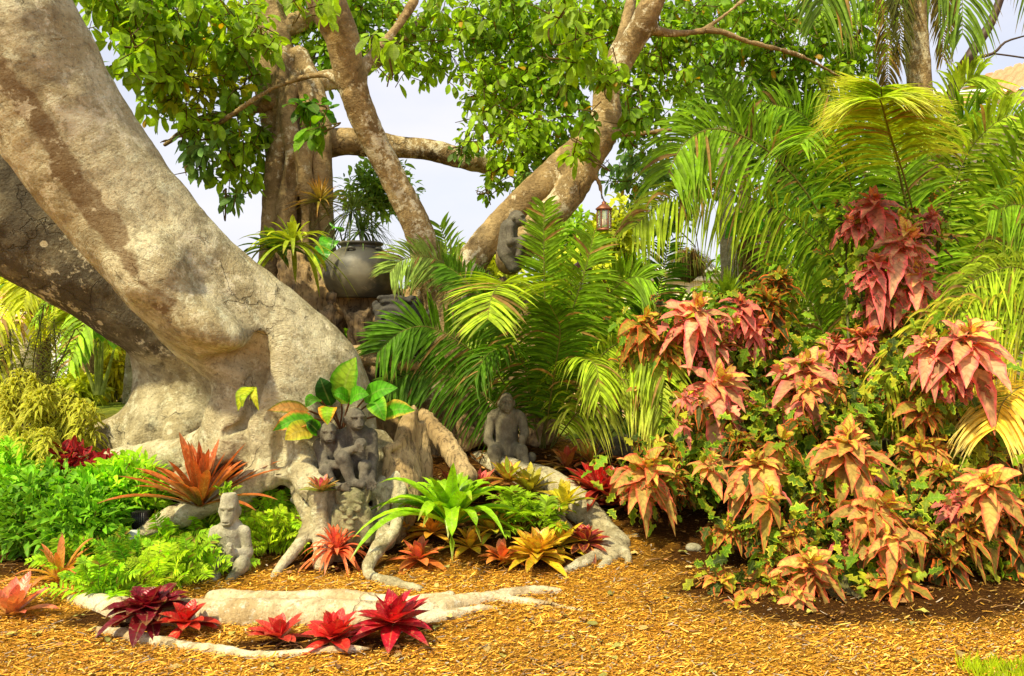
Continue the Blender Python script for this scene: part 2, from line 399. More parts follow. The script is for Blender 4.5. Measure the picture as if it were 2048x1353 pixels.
M_JAR = jarmat()
def groundmat():
    m, t, N, L, b = newmat('bark_mulch'); p = pos(t)
    mp2 = N.new('ShaderNodeMapping'); mp2.inputs['Scale'].default_value = (1, 2.6, 1); mp2.inputs['Rotation'].default_value = (0, 0, .3); L.new(p, mp2.inputs[0])
    f = noise(t, mp2.outputs[0], 48, 6, .75, 1.2); f2 = noise(t, p, 90, 5, .7, .8); k = noise(t, p, 1.3, 4)
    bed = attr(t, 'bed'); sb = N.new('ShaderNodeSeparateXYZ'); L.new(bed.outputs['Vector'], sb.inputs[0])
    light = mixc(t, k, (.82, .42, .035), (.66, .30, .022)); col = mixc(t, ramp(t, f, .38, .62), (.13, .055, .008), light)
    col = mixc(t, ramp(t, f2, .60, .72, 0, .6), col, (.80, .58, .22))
    soil_and_shade = mixc(t, ramp(t, f, .5, .68), (.05, .020, .004), (.26, .115, .02))  # dark bed soil; its tone also paints in shrub and canopy shade
    col = mixc(t, sb.outputs[0], col, soil_and_shade)
    # distant ground: lawn then pale paving
    lawn = mixc(t, ramp(t, noise(t, p, 14, 6), .35, .65), (.10, .16, .015), (.26, .30, .03))
    col = mixc(t, sb.outputs[1], col, lawn); col = mixc(t, sb.outputs[2], col, (.62, .40, .17))
    L.new(col, b.inputs['Base Color']); b.inputs['Roughness'].default_value = .95; b.inputs['Specular IOR Level'].default_value = .05
    bump(t, b, math_(t, 'ADD', f, f2), .8, .02); return m
M_GROUND = groundmat()
def chipmat():
    m, t, N, L, b = newmat('wood_chip'); c = attr(t, 'Col').outputs['Vector']; n = noise(t, pos(t), 120, 3)
    L.new(mixc(t, 1., c, ramp(t, n, .3, .7, .65, 1.15), 'MULTIPLY'), b.inputs['Base Color']); b.inputs['Roughness'].default_value = .85; return m
M_CHIP = chipmat()

# ---------------------------------------------------------------- bookkeeping
def tag(o, label=None, cat=None, group=None, kind=None):
    if label: o['label'] = label
    if cat: o['category'] = cat
    if group: o['group'] = group
    if kind: o['kind'] = kind
    return o
def thing(name, label, cat, loc, group=None):
    o = bpy.data.objects.new(name, None); COL.objects.link(o); o.location = tuple(float(v) for v in loc); o.empty_display_size = .1
    return tag(o, label, cat, group)

# ================================================================ GROUND
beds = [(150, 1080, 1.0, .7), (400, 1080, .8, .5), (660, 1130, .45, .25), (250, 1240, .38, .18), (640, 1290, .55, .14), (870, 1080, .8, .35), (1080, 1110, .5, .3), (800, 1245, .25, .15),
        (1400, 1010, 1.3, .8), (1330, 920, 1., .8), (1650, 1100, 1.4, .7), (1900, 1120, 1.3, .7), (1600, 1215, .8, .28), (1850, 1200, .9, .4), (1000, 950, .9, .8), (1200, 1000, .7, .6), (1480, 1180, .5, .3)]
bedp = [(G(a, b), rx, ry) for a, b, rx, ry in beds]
def bedf(x, y):  # mask of planted beds, including ground darkened as painted shade
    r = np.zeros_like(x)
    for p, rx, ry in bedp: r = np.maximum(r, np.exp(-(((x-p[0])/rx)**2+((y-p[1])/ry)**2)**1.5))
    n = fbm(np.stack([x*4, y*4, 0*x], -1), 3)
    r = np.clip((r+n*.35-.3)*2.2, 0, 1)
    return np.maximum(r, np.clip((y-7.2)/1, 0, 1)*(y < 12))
xs = np.concatenate([np.linspace(-400, -12, 16)[:-1], np.linspace(-12, -4.5, 30)[:-1], np.linspace(-4.5, 5.5, 300), np.linspace(5.5, 14, 30)[1:], np.linspace(14, 400, 16)[1:]])
ys = np.concatenate([np.linspace(-60, 2.8, 10)[:-1], np.linspace(2.8, 8.5, 180), np.linspace(8.5, 20, 50)[1:], np.linspace(20, 900, 30)[1:]])
XX, YY = np.meshgrid(xs, ys, indexing='ij'); ZZ = hgt(XX, YY)
nearm = ((YY > 2.7) & (YY < 9))
ZZ = ZZ+np.where(nearm, .010*fbm(np.stack([XX*9, YY*9, 0*XX], -1), 3, 5), 0)
V = np.stack([XX, YY, ZZ], -1).reshape(-1, 3); nx, ny = XX.shape
I = (np.arange(nx-1)[:, None]*ny+np.arange(ny-1)[None]).ravel()
Fq = np.stack([I, I+ny, I+ny+1, I+1], 1)
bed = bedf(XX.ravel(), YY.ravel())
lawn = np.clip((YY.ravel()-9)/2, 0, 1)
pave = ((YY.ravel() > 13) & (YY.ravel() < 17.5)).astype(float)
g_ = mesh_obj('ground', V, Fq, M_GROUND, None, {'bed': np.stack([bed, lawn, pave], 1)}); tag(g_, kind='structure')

# wood chips lying on the mulch
def sample_ground(n, y0, y1, pw=2.):
    u = rng.random(n); y = y0*(y1/y0)**(u**.85)
    x = (rng.random(n)*2-1)*y*.70; return x, y
n = 150000; x, y = sample_ground(n, 3.3, 8.3)
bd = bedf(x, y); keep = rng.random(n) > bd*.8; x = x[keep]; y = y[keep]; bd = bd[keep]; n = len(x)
z = hgt(x, y)+.004+rng.random(n)*.014
a = rng.random(n)*2*PI; a = np.where(rng.random(n) < .55, a*.12, a); ln = .007+.055*rng.random(n)**4
d = np.stack([np.cos(a), np.sin(a), (rng.random(n)-.5)*.5], 1)
o = np.stack([x, y, z], 1)-d*ln[:, None]/2
pal = np.array([(.76, .37, .022), (.60, .26, .014), (.94, .62, .12), (.36, .145, .010), (.85, .46, .04), (.17, .07, .008)])
ci = rng.choice(6, n, p=[.3, .22, .13, .15, .14, .06]); cc = pal[ci]*(0.75+.5*rng.random((n, 1)))*(1-.55*bd[:, None]); gy_ = rng.random(n) < .07; cc[gy_] = np.array([.42, .34, .24])*(.6+.6*rng.random((gy_.sum(), 1))); cc = cc*(1.06-.24*np.clip(fbm(np.stack([x*1.6, y*2.4, 0*x], -1), 3, 77)*2.2, 0, 1))[:, None]  # chips darker inside beds: older chips plus shade put into their colour
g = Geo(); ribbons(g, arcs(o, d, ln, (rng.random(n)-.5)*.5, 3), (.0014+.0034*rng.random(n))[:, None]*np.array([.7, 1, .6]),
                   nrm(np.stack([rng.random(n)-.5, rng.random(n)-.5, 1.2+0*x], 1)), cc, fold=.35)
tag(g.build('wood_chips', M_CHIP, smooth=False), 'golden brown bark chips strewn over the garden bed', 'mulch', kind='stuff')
n = 420; x, y = sample_ground(n, 3.4, 7.5); z = hgt(x, y)+.016; az = rng.random(n)*2*PI
g = Geo(); ribbons(g, arcs(np.stack([x, y, z], 1), np.stack([np.cos(az), np.sin(az), .25*rng.random(n)], 1), .03+.05*rng.random(n), .25*rng.random(n), 6), (.008+.012*rng.random(n))[:, None]*profile('oval', 6), nrm(np.stack([rng.normal(size=n)*.35, rng.normal(size=n)*.35, 1+0*x], 1)), np.array([(.50, .25, .06), (.30, .14, .04), (.62, .42, .12), (.35, .33, .06)])[rng.integers(0, 4, n)]*(.5+.8*rng.random((n, 1))), fold=.3, wave=.3)
for k in range(90):
    x0, y0 = [v[0] for v in sample_ground(1, 3.4, 7.)]; a_ = rng.random()*6.3; l_ = .05+.12*rng.random(); q = np.array([x0, y0, float(hgt(x0, y0))+.014]); tube(g, spline([q, q+[math.cos(a_)*l_*.5, math.sin(a_)*l_*.5, .012], q+[math.cos(a_+.3)*l_, math.sin(a_+.3)*l_, 0]], 5), .002+.002*rng.random(), (.25, .13, .04), 4)
tag(g.build('leaf_litter', M_CHIP), 'scattered dead leaves and twigs on the golden mulch', 'leaf litter', kind='stuff')
# grass tuft lower right corner
n = 1500; px = 1870+rng.random(n)*240; py = 1322+rng.random(n)*70
base = np.array([G(a, b) for a, b in zip(px, py)]) if False else None
gx = PX(870+rng.random(n)*260, 3.75); gy = 3.32+rng.random(n)*.33
o = np.stack([gx, gy, 0*gx], 1); d = np.stack([(rng.random(n)-.5)*.9, (rng.random(n)-.5)*.9, 1+0*gx], 1)
g = Geo(); ribbons(g, arcs(o, d, .035+.06*rng.random(n), .3*rng.random(n), 4), .0028*profile('blade', 4), np.array([.3, 1, .2]), lin(185, 210, 25, .9)*(.7+.6*rng.random((n, 1))))
tag(g.build('lawn_grass', M_PALM), 'bright green lawn grass at the edge of the mulch', 'grass', kind='stuff')

# ================================================================ TREES
def chain(pts, k=.08, **kw): return [(P(*p[:3]), PX(p[3], p[2])) for p in pts]
def build_sdf(chains, h, noisef=None, pad=.15, k=.10, subs=()):
    pts = np.array([c[0] for ch in chains for c in ch[0]]); R = max(c[1] for ch in chains for c in ch[0])
    lo = pts.min(0)-R-pad; hi = pts.max(0)+R+pad
    s = SDF(lo, hi, h); segs = []
    for ch, kk in chains:
        q = np.array([c[0] for c in ch]); r = np.array([c[1] for c in ch]); s0d = s.d; s.d = np.full_like(s0d, 9.); m = (len(ch)-1)*4+1
        pp = spline(np.column_stack([q, r]), m); acc = 0
        for i in range(m-1):
            s.cap(pp[i, :3], pp[i+1, :3], max(pp[i, 3], .004), max(pp[i+1, 3], .004), .006, wide=kk or k)
            l = np.linalg.norm(pp[i+1, :3]-pp[i, :3]); segs.append((pp[i, :3], pp[i+1, :3], pp[i, 3], pp[i+1, 3], acc, acc+l)); acc += l
        K_ = kk or k; hh = np.maximum(K_-np.abs(s0d-s.d), 0)/K_; s.d = np.minimum(s0d, s.d)-hh*hh*K_/4
    for f in subs: f(s)
    V, Fq = s.mesh(); ws = np.zeros(len(V)); al = np.zeros(len(V))
    for a, b, ra, rb, s0, s1 in segs:
        ab = b-a; t = np.clip(((V-a)@ab)/max(ab@ab, 1e-9), 0, 1); dd = np.linalg.norm(V-a-t[:, None]*ab, axis=1)-(ra+(rb-ra)*t)
        w_ = np.exp(-np.clip(dd, -.5, 2)/.045); ws += w_; al += w_*(s0+(s1-s0)*t)
    al = al/ws
    return V, Fq, al
def tree_mesh(name, chains, h, mat, parent, k=.1, darkf=None, amp=(.02, 3., .006, 12.), subs=(), stretch=None, fl=0):
    V, Fq, al = build_sdf(chains, h, k=k, subs=subs); nn = vnormals(V, Fq)
    q = V*(stretch if stretch is not None else 1.)
    V = V+nn*(amp[0]*fbm(q*amp[1], 3)+amp[2]*fbm(q*amp[3], 3, 9))[:, None]
    if fl: V = V+nn*(fl*np.clip(1.25-V[:, 2], 0, 1)*np.clip((V[:, 2]-.15)/.35, 0, 1)*(1-2.4*np.abs(fbm(V*np.array([5.5, 5.5, .9]), 2, 21))))[:, None]
    dk = darkf(V, nn, al) if darkf else np.zeros(len(V))
    st2 = 0*al
    if isinstance(dk, tuple): dk, st2 = dk
    return mesh_obj(name, V, Fq, mat, parent, {'bark': np.stack([al, dk, st2], 1)})

A = thing('banyan_tree', 'huge pale leaning banyan tree with smooth buttress roots on the left', 'tree', G(620, 1000))
ch = lambda pts, k=None: (chain(pts), k)
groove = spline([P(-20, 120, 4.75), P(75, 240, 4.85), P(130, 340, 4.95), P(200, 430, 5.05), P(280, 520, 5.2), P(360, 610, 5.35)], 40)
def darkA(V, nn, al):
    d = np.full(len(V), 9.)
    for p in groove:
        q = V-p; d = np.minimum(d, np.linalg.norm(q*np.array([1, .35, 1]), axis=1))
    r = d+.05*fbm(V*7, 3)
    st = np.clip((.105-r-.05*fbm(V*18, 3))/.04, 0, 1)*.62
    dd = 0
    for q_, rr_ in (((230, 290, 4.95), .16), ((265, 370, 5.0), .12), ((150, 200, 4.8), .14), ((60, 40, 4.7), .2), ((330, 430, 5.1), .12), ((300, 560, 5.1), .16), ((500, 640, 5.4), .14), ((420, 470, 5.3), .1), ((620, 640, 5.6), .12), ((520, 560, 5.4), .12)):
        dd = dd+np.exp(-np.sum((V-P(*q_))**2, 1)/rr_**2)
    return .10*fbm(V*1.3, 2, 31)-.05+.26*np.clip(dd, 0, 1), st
mainA = [ch([(-170, -250, 4.9, 150), (-90, -125, 5.0, 142), (22, 75, 5.1, 134), (165, 312, 5.35, 120), (312, 488, 5.55, 114), (412, 596, 5.75, 116), (520, 685, 5.9, 118), (608, 760, 6.0, 116), (645, 830, 6.0, 98), (660, 900, 5.95, 84)], .12),
 ch([(250, 480, 5.35, 66), (340, 590, 5.42, 68), (410, 650, 5.46, 60), (462, 675, 5.5, 48)], .12),
 ch([(440, 640, 5.75, 60), (472, 720, 5.72, 46), (478, 780, 5.72, 48), (462, 840, 5.74, 52), (415, 895, 5.8, 44), (330, 915, 5.9, 40), (200, 935, 6.05, 34), (40, 965, 6.2, 28)], .09),
 ch([(478, 800, 5.7, 44), (470, 880, 5.65, 50), (430, 930, 5.6, 42), (380, 960, 5.6, 36)], .09),
 ch([(560, 700, 5.75, 62), (560, 780, 5.62, 50), (545, 850, 5.55, 38), (528, 920, 5.5, 34), (500, 970, 5.5, 36)], .07),
 ch([(600, 790, 5.7, 50), (600, 860, 5.6, 36), (585, 920, 5.5, 30)], .06),
 ch([(615, 730, 6.2, 60), (672, 780, 6.15, 56), (705, 850, 6.05, 42), (720, 940, 6., 42)], .12),
 ch([(700, 900, 5.8, 44), (640, 915, 5.6, 44), (585, 930, 5.5, 40), (520, 960, 5.45, 38), (440, 995, 5.4, 34), (350, 1035, 5.32, 26), (270, 1075, 5.25, 16)], .06),
 ch([(585, 930, 5.5, 36), (616, 965, 5.34, 28), (636, 1010, 5.28, 20), (642, 1060, 5.22, 19), (650, 1100, 5.16, 24), (640, 1130, 5.05, 20)], .04),
 ch([(600, 950, 5.5, 26), (590, 990, 5.42, 18), (618, 1040, 5.3, 15), (600, 1085, 5.15, 15), (566, 1130, 5.02, 15), (545, 1160, 4.88, 11)], .03),
 ch([(655, 960, 5.4, 24), (672, 1010, 5.36, 16), (668, 1060, 5.3, 15), (676, 1110, 5.25, 22)], .03),
 ch([(640, 968, 5.38, 20), (690, 980, 5.42, 20), (745, 980, 5.5, 22), (790, 958, 5.6, 24)], .04),
 ch([(670, 950, 5.7, 56), (740, 960, 5.75, 52)], .06),
 ch([(690, 1020, 5.5, 30), (740, 1050, 5.5, 34)], .06),
 ch([(750, 890, 5.9, 36), (790, 930, 5.7, 30), (800, 980, 5.5, 20), (794, 1030, 5.35, 14), (786, 1065, 5.2, 14), (758, 1095, 5.08, 16), (738, 1128, 4.96, 14), (742, 1152, 4.88, 11), (785, 1166, 4.76, 12), (840, 1178, 4.66, 9)], .03),
 ch([(770, 970, 5.55, 22), (765, 1030, 5.45, 16), (770, 1080, 5.3, 20)], .03),
]
def lumps(s):
    s.ell(P(300, 545, 5.14), (.20, .12, .18), .2, ry=.7); s.ell(P(395, 640, 5.22), (.17, .1, .11), .18, ry=.6)
    s.ell(P(450, 668, 5.28), (.13, .1, .08), .12, ry=.5)
    s.cap(P(520, 680, 5.50), P(514, 745, 5.52), .05, .085, .04, sub=True); s.cap(P(514, 745, 5.52), P(514, 810, 5.55), .085, .08, .04, sub=True); s.cap(P(514, 810, 5.55), P(488, 850, 5.55), .07, .045, .04, sub=True); s.cap(P(488, 850, 5.55), P(450, 868, 5.5), .03, .02, .03, sub=True)
    s.cap(P(425, 722, 5.45), P(505, 712, 5.50), .06, .09, .05, sub=True); s.ell(P(470, 745, 5.42), (.10, .08, .14), .06, sub=True)
    s.ell(P(556, 905, 5.36), (.045, .12, .12), .04, sub=True); s.cap(P(578, 820, 5.34), P(572, 900, 5.4), .02, .05, .04, sub=True); s.cap(P(640, 830, 5.42), P(628, 890, 5.42), .02, .035, .05, sub=True); s.cap(P(330, 985, 5.65), P(470, 945, 5.5), .06, .045, .05, sub=True)
    s.ell(P(622, 1012, 5.15), (.03, .08, .05), .03, sub=True)
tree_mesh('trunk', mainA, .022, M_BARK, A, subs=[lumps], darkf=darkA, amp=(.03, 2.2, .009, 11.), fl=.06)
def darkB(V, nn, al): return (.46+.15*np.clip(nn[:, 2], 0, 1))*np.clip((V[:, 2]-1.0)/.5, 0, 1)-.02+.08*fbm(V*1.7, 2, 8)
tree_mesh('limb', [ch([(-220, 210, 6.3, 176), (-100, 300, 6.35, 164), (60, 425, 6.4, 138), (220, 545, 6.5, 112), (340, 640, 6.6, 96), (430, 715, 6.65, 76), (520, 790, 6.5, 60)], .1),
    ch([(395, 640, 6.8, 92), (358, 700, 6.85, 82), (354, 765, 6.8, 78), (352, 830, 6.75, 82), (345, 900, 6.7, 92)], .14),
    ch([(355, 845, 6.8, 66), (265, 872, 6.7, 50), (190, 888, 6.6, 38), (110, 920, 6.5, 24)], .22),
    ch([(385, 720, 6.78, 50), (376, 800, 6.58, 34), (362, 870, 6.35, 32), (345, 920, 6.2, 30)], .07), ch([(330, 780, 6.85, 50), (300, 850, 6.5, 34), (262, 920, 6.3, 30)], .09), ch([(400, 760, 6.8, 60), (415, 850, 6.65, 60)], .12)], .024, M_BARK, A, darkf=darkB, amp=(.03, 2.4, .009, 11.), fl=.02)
def root(pts, off=.0, h=.014, k=.04, extra=(), mat=None):
    cs = []
    for pp in [pts]+list(extra):
        c = []
        for px, py, r in pp:
            p = G(px, py); rr = PX(r, p[1]); p[2] += rr*off-.006; c.append((p, rr))
        cs.append((c, k))
    return tree_mesh('root', cs, h, mat or M_ROOT, A, amp=(.014, 5., .007, 17.))
root([(140, 1200, 10), (200, 1215, 24), (280, 1235, 32), (360, 1240, 36), (460, 1240, 36), (600, 1240, 37), (740, 1240, 33), (850, 1228, 24), (950, 1205, 17), (1050, 1188, 13), (1120, 1182, 6)], .15,
     extra=[[(430, 1205, 22), (560, 1205, 20), (680, 1202, 20), (800, 1212, 18), (900, 1195, 12)], [(760, 1245, 14), (860, 1240, 12), (960, 1222, 9), (1000, 1218, 4)], [(1000, 1200, 6), (1050, 1207, 11), (1110, 1212, 7), (1165, 1222, 4)]])
root([(190, 1262, 7), (250, 1275, 12), (340, 1293, 13), (440, 1306, 12), (540, 1313, 10), (640, 1308, 9), (700, 1302, 8), (740, 1300, 4)], .3, .01)
rr_ = [ch([(960, 925, 6.6, 24), (1040, 948, 6.3, 26), (1105, 975, 6.05, 34), (1162, 1020, 5.8, 33), (1210, 1065, 5.58, 25), (1238, 1090, 5.42, 22), (1263, 1118, 5.35, 7)], .05),
    ch([(1230, 1080, 5.42, 20), (1195, 1108, 5.2, 15), (1155, 1132, 5.02, 11), (1125, 1145, 4.92, 6)], .04), ch([(1235, 1085, 5.42, 18), (1228, 1112, 5.2, 13), (1200, 1138, 5.02, 9)], .03),
    ch([(1242, 1090, 5.4, 13), (1256, 1118, 5.16, 8), (1252, 1130, 5.1, 6)], .03), ch([(1240, 1080, 5.5, 8), (1275, 1070, 5.55, 4)], .03), ch([(1080, 1005, 5.9, 14), (1130, 1055, 5.6, 14), (1160, 1090, 5.45, 9)], .05), ch([(1100, 990, 6.15, 26), (1160, 1050, 5.95, 26), (1200, 1100, 5.8, 18)], .08)]
tree_mesh('root', rr_, .014, M_BARK, A, amp=(.012, 5., .005, 20.), darkf=lambda V, n, a: .12+.14*fbm(V*3, 2))

# centre trunk of fused aerial roots
B = thing('fig_tree', 'twisted fig tree of fused aerial roots rising behind the dark jar', 'tree', P(600, 640, 7.6))
B_ch = [ch([(610, 640, 7.65, 52), (600, 500, 7.65, 46), (595, 400, 7.65, 42), (590, 280, 7.65, 36), (570, 170, 7.7, 34), (545, 60, 7.8, 32), (520, -60, 7.9, 34)], .06),
  ch([(540, 560, 7.4, 24), (545, 440, 7.4, 23), (552, 330, 7.42, 20), (570, 220, 7.5, 16), (560, 120, 7.6, 15)], .025),
  ch([(580, 540, 7.3, 19), (574, 420, 7.3, 19), (588, 310, 7.34, 16), (575, 230, 7.42, 14), (590, 150, 7.5, 12)], .02),
  ch([(618, 540, 7.3, 18), (620, 420, 7.3, 17), (604, 330, 7.32, 16), (620, 250, 7.4, 14), (610, 170, 7.5, 13)], .02),
  ch([(655, 540, 7.4, 22), (650, 430, 7.4, 19), (644, 330, 7.42, 18), (645, 240, 7.55, 17), (625, 170, 7.6, 18), (600, 110, 7.7, 18)], .03),
  ch([(530, 540, 7.6, 14), (534, 440, 7.6, 14), (545, 340, 7.6, 13), (525, 150, 7.7, 22), (500, 110, 7.75, 12)], .03)]
def hol(s):
    s.ell(P(583, 345, 7.25), (.04, .12, .17), .03, sub=True); s.ell(P(628, 440, 7.25), (.025, .1, .28), .03, sub=True); s.ell(P(505, 120, 7.6), (.04, .06, .08), .03, sub=True)
tree_mesh('trunk', B_ch, .018, M_BARKB, B, subs=[hol], amp=(.03, 5., .012, 22.), stretch=np.array([1, 1, .25]))
tree_mesh('limb', [ch([(610, 300, 7.6, 30), (680, 283, 7.7, 27), (740, 288, 7.75, 27), (800, 295, 7.8, 22), (860, 300, 7.85, 21), (930, 318, 7.9, 20), (1000, 335, 8, 16), (1040, 330, 8.1, 10)], .06)], .018, M_BARKB, B, darkf=lambda V, n, a: .25*np.clip(n[:, 2], 0, 1))
tree_mesh('limb', [ch([(600, 190, 7.65, 24), (640, 165, 7.7, 20), (700, 150, 7.8, 16), (770, 110, 8, 14), (850, 40, 8.2, 12), (900, -40, 8.4, 10)], .05), ch([(545, 60, 7.8, 20), (620, 35, 7.9, 18), (700, -20, 8, 14)], .05)], .018, M_BARKB, B)
tree_mesh('limb', [ch([(560, 200, 7.6, 14), (480, 165+60, 7.5, 9), (400, 240, 7.4, 7), (330, 290, 7.3, 4)], .05), ch([(540, 270, 7.6, 8), (470, 370-60, 7.5, 4), (400, 350, 7.4, 2)], .05)], .012, M_BARKB, B)

C_ = thing('fig_tree', 'slender two stemmed fig tree spreading in a wide V behind the palms', 'tree', P(885, 640, 6.9))
tree_mesh('stem', [ch([(880, 900, 6.9, 60), (880, 660, 6.9, 50), (868, 590, 6.9, 38), (840, 470, 6.8, 29), (790, 365, 6.75, 27), (735, 255, 6.6, 27), (703, 165, 6.5, 30), (685, 80, 6.4, 34), (650, 0, 6.3, 38), (620, -90, 6.2, 38)], .06),
  ch([(712, 165, 6.5, 16), (745, 110, 6.6, 11), (790, 60, 6.7, 9), (830, 0, 6.8, 8)], .04), ch([(700, 175, 6.5, 10), (640, 150, 6.6, 6), (540, 180, 6.8, 5), (430, 250, 7, 4), (320, 285, 7.2, 3)], .03)], .018, M_BARKB, C_, amp=(.012, 4, .007, 20))
tree_mesh('stem', [ch([(895, 620, 6.9, 40), (940, 530, 6.9, 32), (990, 460, 6.9, 28), (1050, 400, 6.9, 28), (1120, 335, 6.9, 30), (1180, 290, 6.85, 34), (1212, 240, 6.8, 32), (1215, 180, 6.75, 24), (1250, 110, 6.7, 24), (1290, 40, 6.6, 24), (1330, -60, 6.5, 22)], .07),
  ch([(1020, 520, 6.8, 30), (1075, 455, 6.75, 30), (1130, 400, 6.75, 30), (1170, 330, 6.8, 30), (1200, 270, 6.8, 30)], .06),
  ch([(1205, 190, 6.8, 17), (1225, 120, 6.85, 14), (1252, 50, 6.9, 12), (1270, -50, 7, 10)], .04),
  ch([(1215, 265, 6.8, 10), (1270, 268, 6.7, 6), (1340, 260, 6.6, 4)], .03),
  ch([(1285, 55, 6.6, 12), (1350, 68, 6.7, 7), (1430, 62, 6.8, 6), (1500, 85, 6.9, 5), (1600, 112, 7.1, 4), (1690, 160, 7.3, 3)], .03), ch([(1400, 65, 6.8, 5), (1450, 30, 6.8, 4), (1500, -10, 6.9, 4)], .03),
  ch([(1205, 300, 6.8, 9), (1190, 340, 6.75, 5), (1200, 372, 6.75, 3.5), (1205, 398, 6.75, 2.6)], .03)], .018, M_BARKB, C_, amp=(.012, 4, .007, 20))

# ---- crowns
def crown(parent, blobs, seed, leafmul=1., dens=.74, name='crown', mat=None):
    r = np.random.default_rng(seed); g = Geo()
    for (px, py, d, rx, ry, rd, nt, ll, colr) in blobs:
        nt = int(nt*dens)
        c = P(px, py, d); R = np.array([PX(rx, d), rd, PX(ry, d)])
        u = nrm(r.normal(size=(nt, 3)))*(r.random((nt, 1))**.45); tw = c+u*R
        dr = nrm(u*np.array([.8, .8, .3])+r.normal(size=(nt, 3))*.55+np.array([0, 0, -.15]))
        tl = .10+.16*r.random(nt); ml = 9
        pth = arcs(tw-dr*tl[:, None], dr, tl*1.1, .15+0*tl, 3)
        ribbons(g, pth, np.full((nt, 3), .004), np.array([0, 1, .2]), lin(90, 62, 25), fold=.6)
        for q_ in range(max(2, nt//16)):
            a_ = c+nrm(r.normal(size=3))*R*.3; b_ = c+nrm(r.normal(size=3))*R*1.15; tube(g, spline([a_, (a_+b_)/2+r.normal(size=3)*.08, b_], 7), np.linspace(.010, .003, 7), lin(110, 85, 45), 5)
        k = np.arange(ml); t = .25+.75*(k/(ml-1))**.7
        o = (tw-dr*tl[:, None])[:, None]+dr[:, None]*(tl[:, None]*t[None])[..., None]
        az = k*2.4+r.random((nt, 1))*6
        sd = nrm(np.cross(dr, np.array([0, .3, 1.]))); bn = np.cross(dr, sd)
        ld = dr[:, None]*(.25+.6*t[None, :, None]**3)+sd[:, None]*np.cos(az)[..., None]+bn[:, None]*np.sin(az)[..., None]+np.array([0, 0, -.55])+r.normal(size=(nt, ml, 3))*.18
        o = o.reshape(-1, 3); ld = nrm(ld.reshape(-1, 3)); m = len(o)
        keep = r.random(m) < .9; o = o[keep]; ld = ld[keep]; m = len(o)
        le = ll*.82*(.55+.65*r.random(m))*leafmul
        pa = arcs(o+ld*.02, ld, le, .1+.3*r.random(m), 6)
        nv = nrm(np.array([0, -.35, 1.])+r.normal(size=(m, 3))*.65)
        base = np.asarray(colr); hue = r.random((m, 1)); bri = .55+.85*r.random((m, 1))**1.3
        cc = base*bri*(1-hue*.25)+np.array([.10, .07, 0])*hue*bri*.6
        yel = r.random(m) < .012; cc[yel] = lin(215, 170, 20, .8)
        ribbons(g, pa, (le*.27)[:, None]*profile('obov', 6), nv, cc, fold=.22)
    return g.build(name, mat or M_CAN, parent)
GR = lin(152, 194, 34, 1.18); GD = lin(122, 170, 26, 1.15); GB = lin(125, 175, 80, .95); GY = lin(195, 205, 38, 1.05)
crown(A, [(250, 20, 6.6, 110, 90, .5, 90, .15, GR), (350, 50, 7, 110, 90, .7, 110, .15, GD), (450, 40, 7, 90, 90, .7, 90, .15, GR), (310, 130, 6.8, 70, 80, .5, 60, .15, GR), (400, 160, 7.2, 90, 80, .6, 80, .14, GY), (480, 150, 7.2, 50, 80, .5, 40, .15, GD),
          (330, 200, 7, 60, 50, .4, 30, .14, GR), (260, 100, 5.9, 60, 60, .3, 22, .17, GR), (400, 90, 8.5, 160, 130, .8, 170, .13, GY), (200, -60, 6, 120, 60, .6, 20, .16, GR)], 11, dens=.52)
crown(B, [(440, 250, 7.2, 90, 60, .5, 50, .14, GR), (470, 320, 7.2, 60, 60, .4, 34, .14, GR), (400, 290, 7, 60, 40, .4, 16, .14, GB), (390, 340, 7, 40, 30, .3, 7, .14, GB), (460, 385, 7, 40, 25, .3, 6, .14, GB), (510, 280, 7.4, 30, 80, .3, 24, .14, GD),
          (580, 40, 8.2, 120, 70, .6, 90, .14, GR), (700, 20, 8, 120, 70, .6, 100, .14, GD), (800, 60, 8.2, 110, 70, .6, 90, .13, GR), (790, 120, 7.8, 60, 30, .3, 14, .14, GR), (870, 120, 8.2, 60, 40, .4, 26, .13, GR), (640, 130, 8, 60, 50, .4, 30, .14, GD),
          (630, 215, 6.5, 36, 22, .15, 7, .17, lin(90, 160, 30, .9)), (640, 260, 6.4, 30, 22, .15, 5, .18, lin(120, 180, 30, .9)), (520, 60, 6.6, 50, 50, .3, 10, .17, GR), (770, 90, 6.0, 40, 30, .2, 5, .17, GR), (620, 10, 6, 60, 30, .3, 8, .16, GR)], 12)
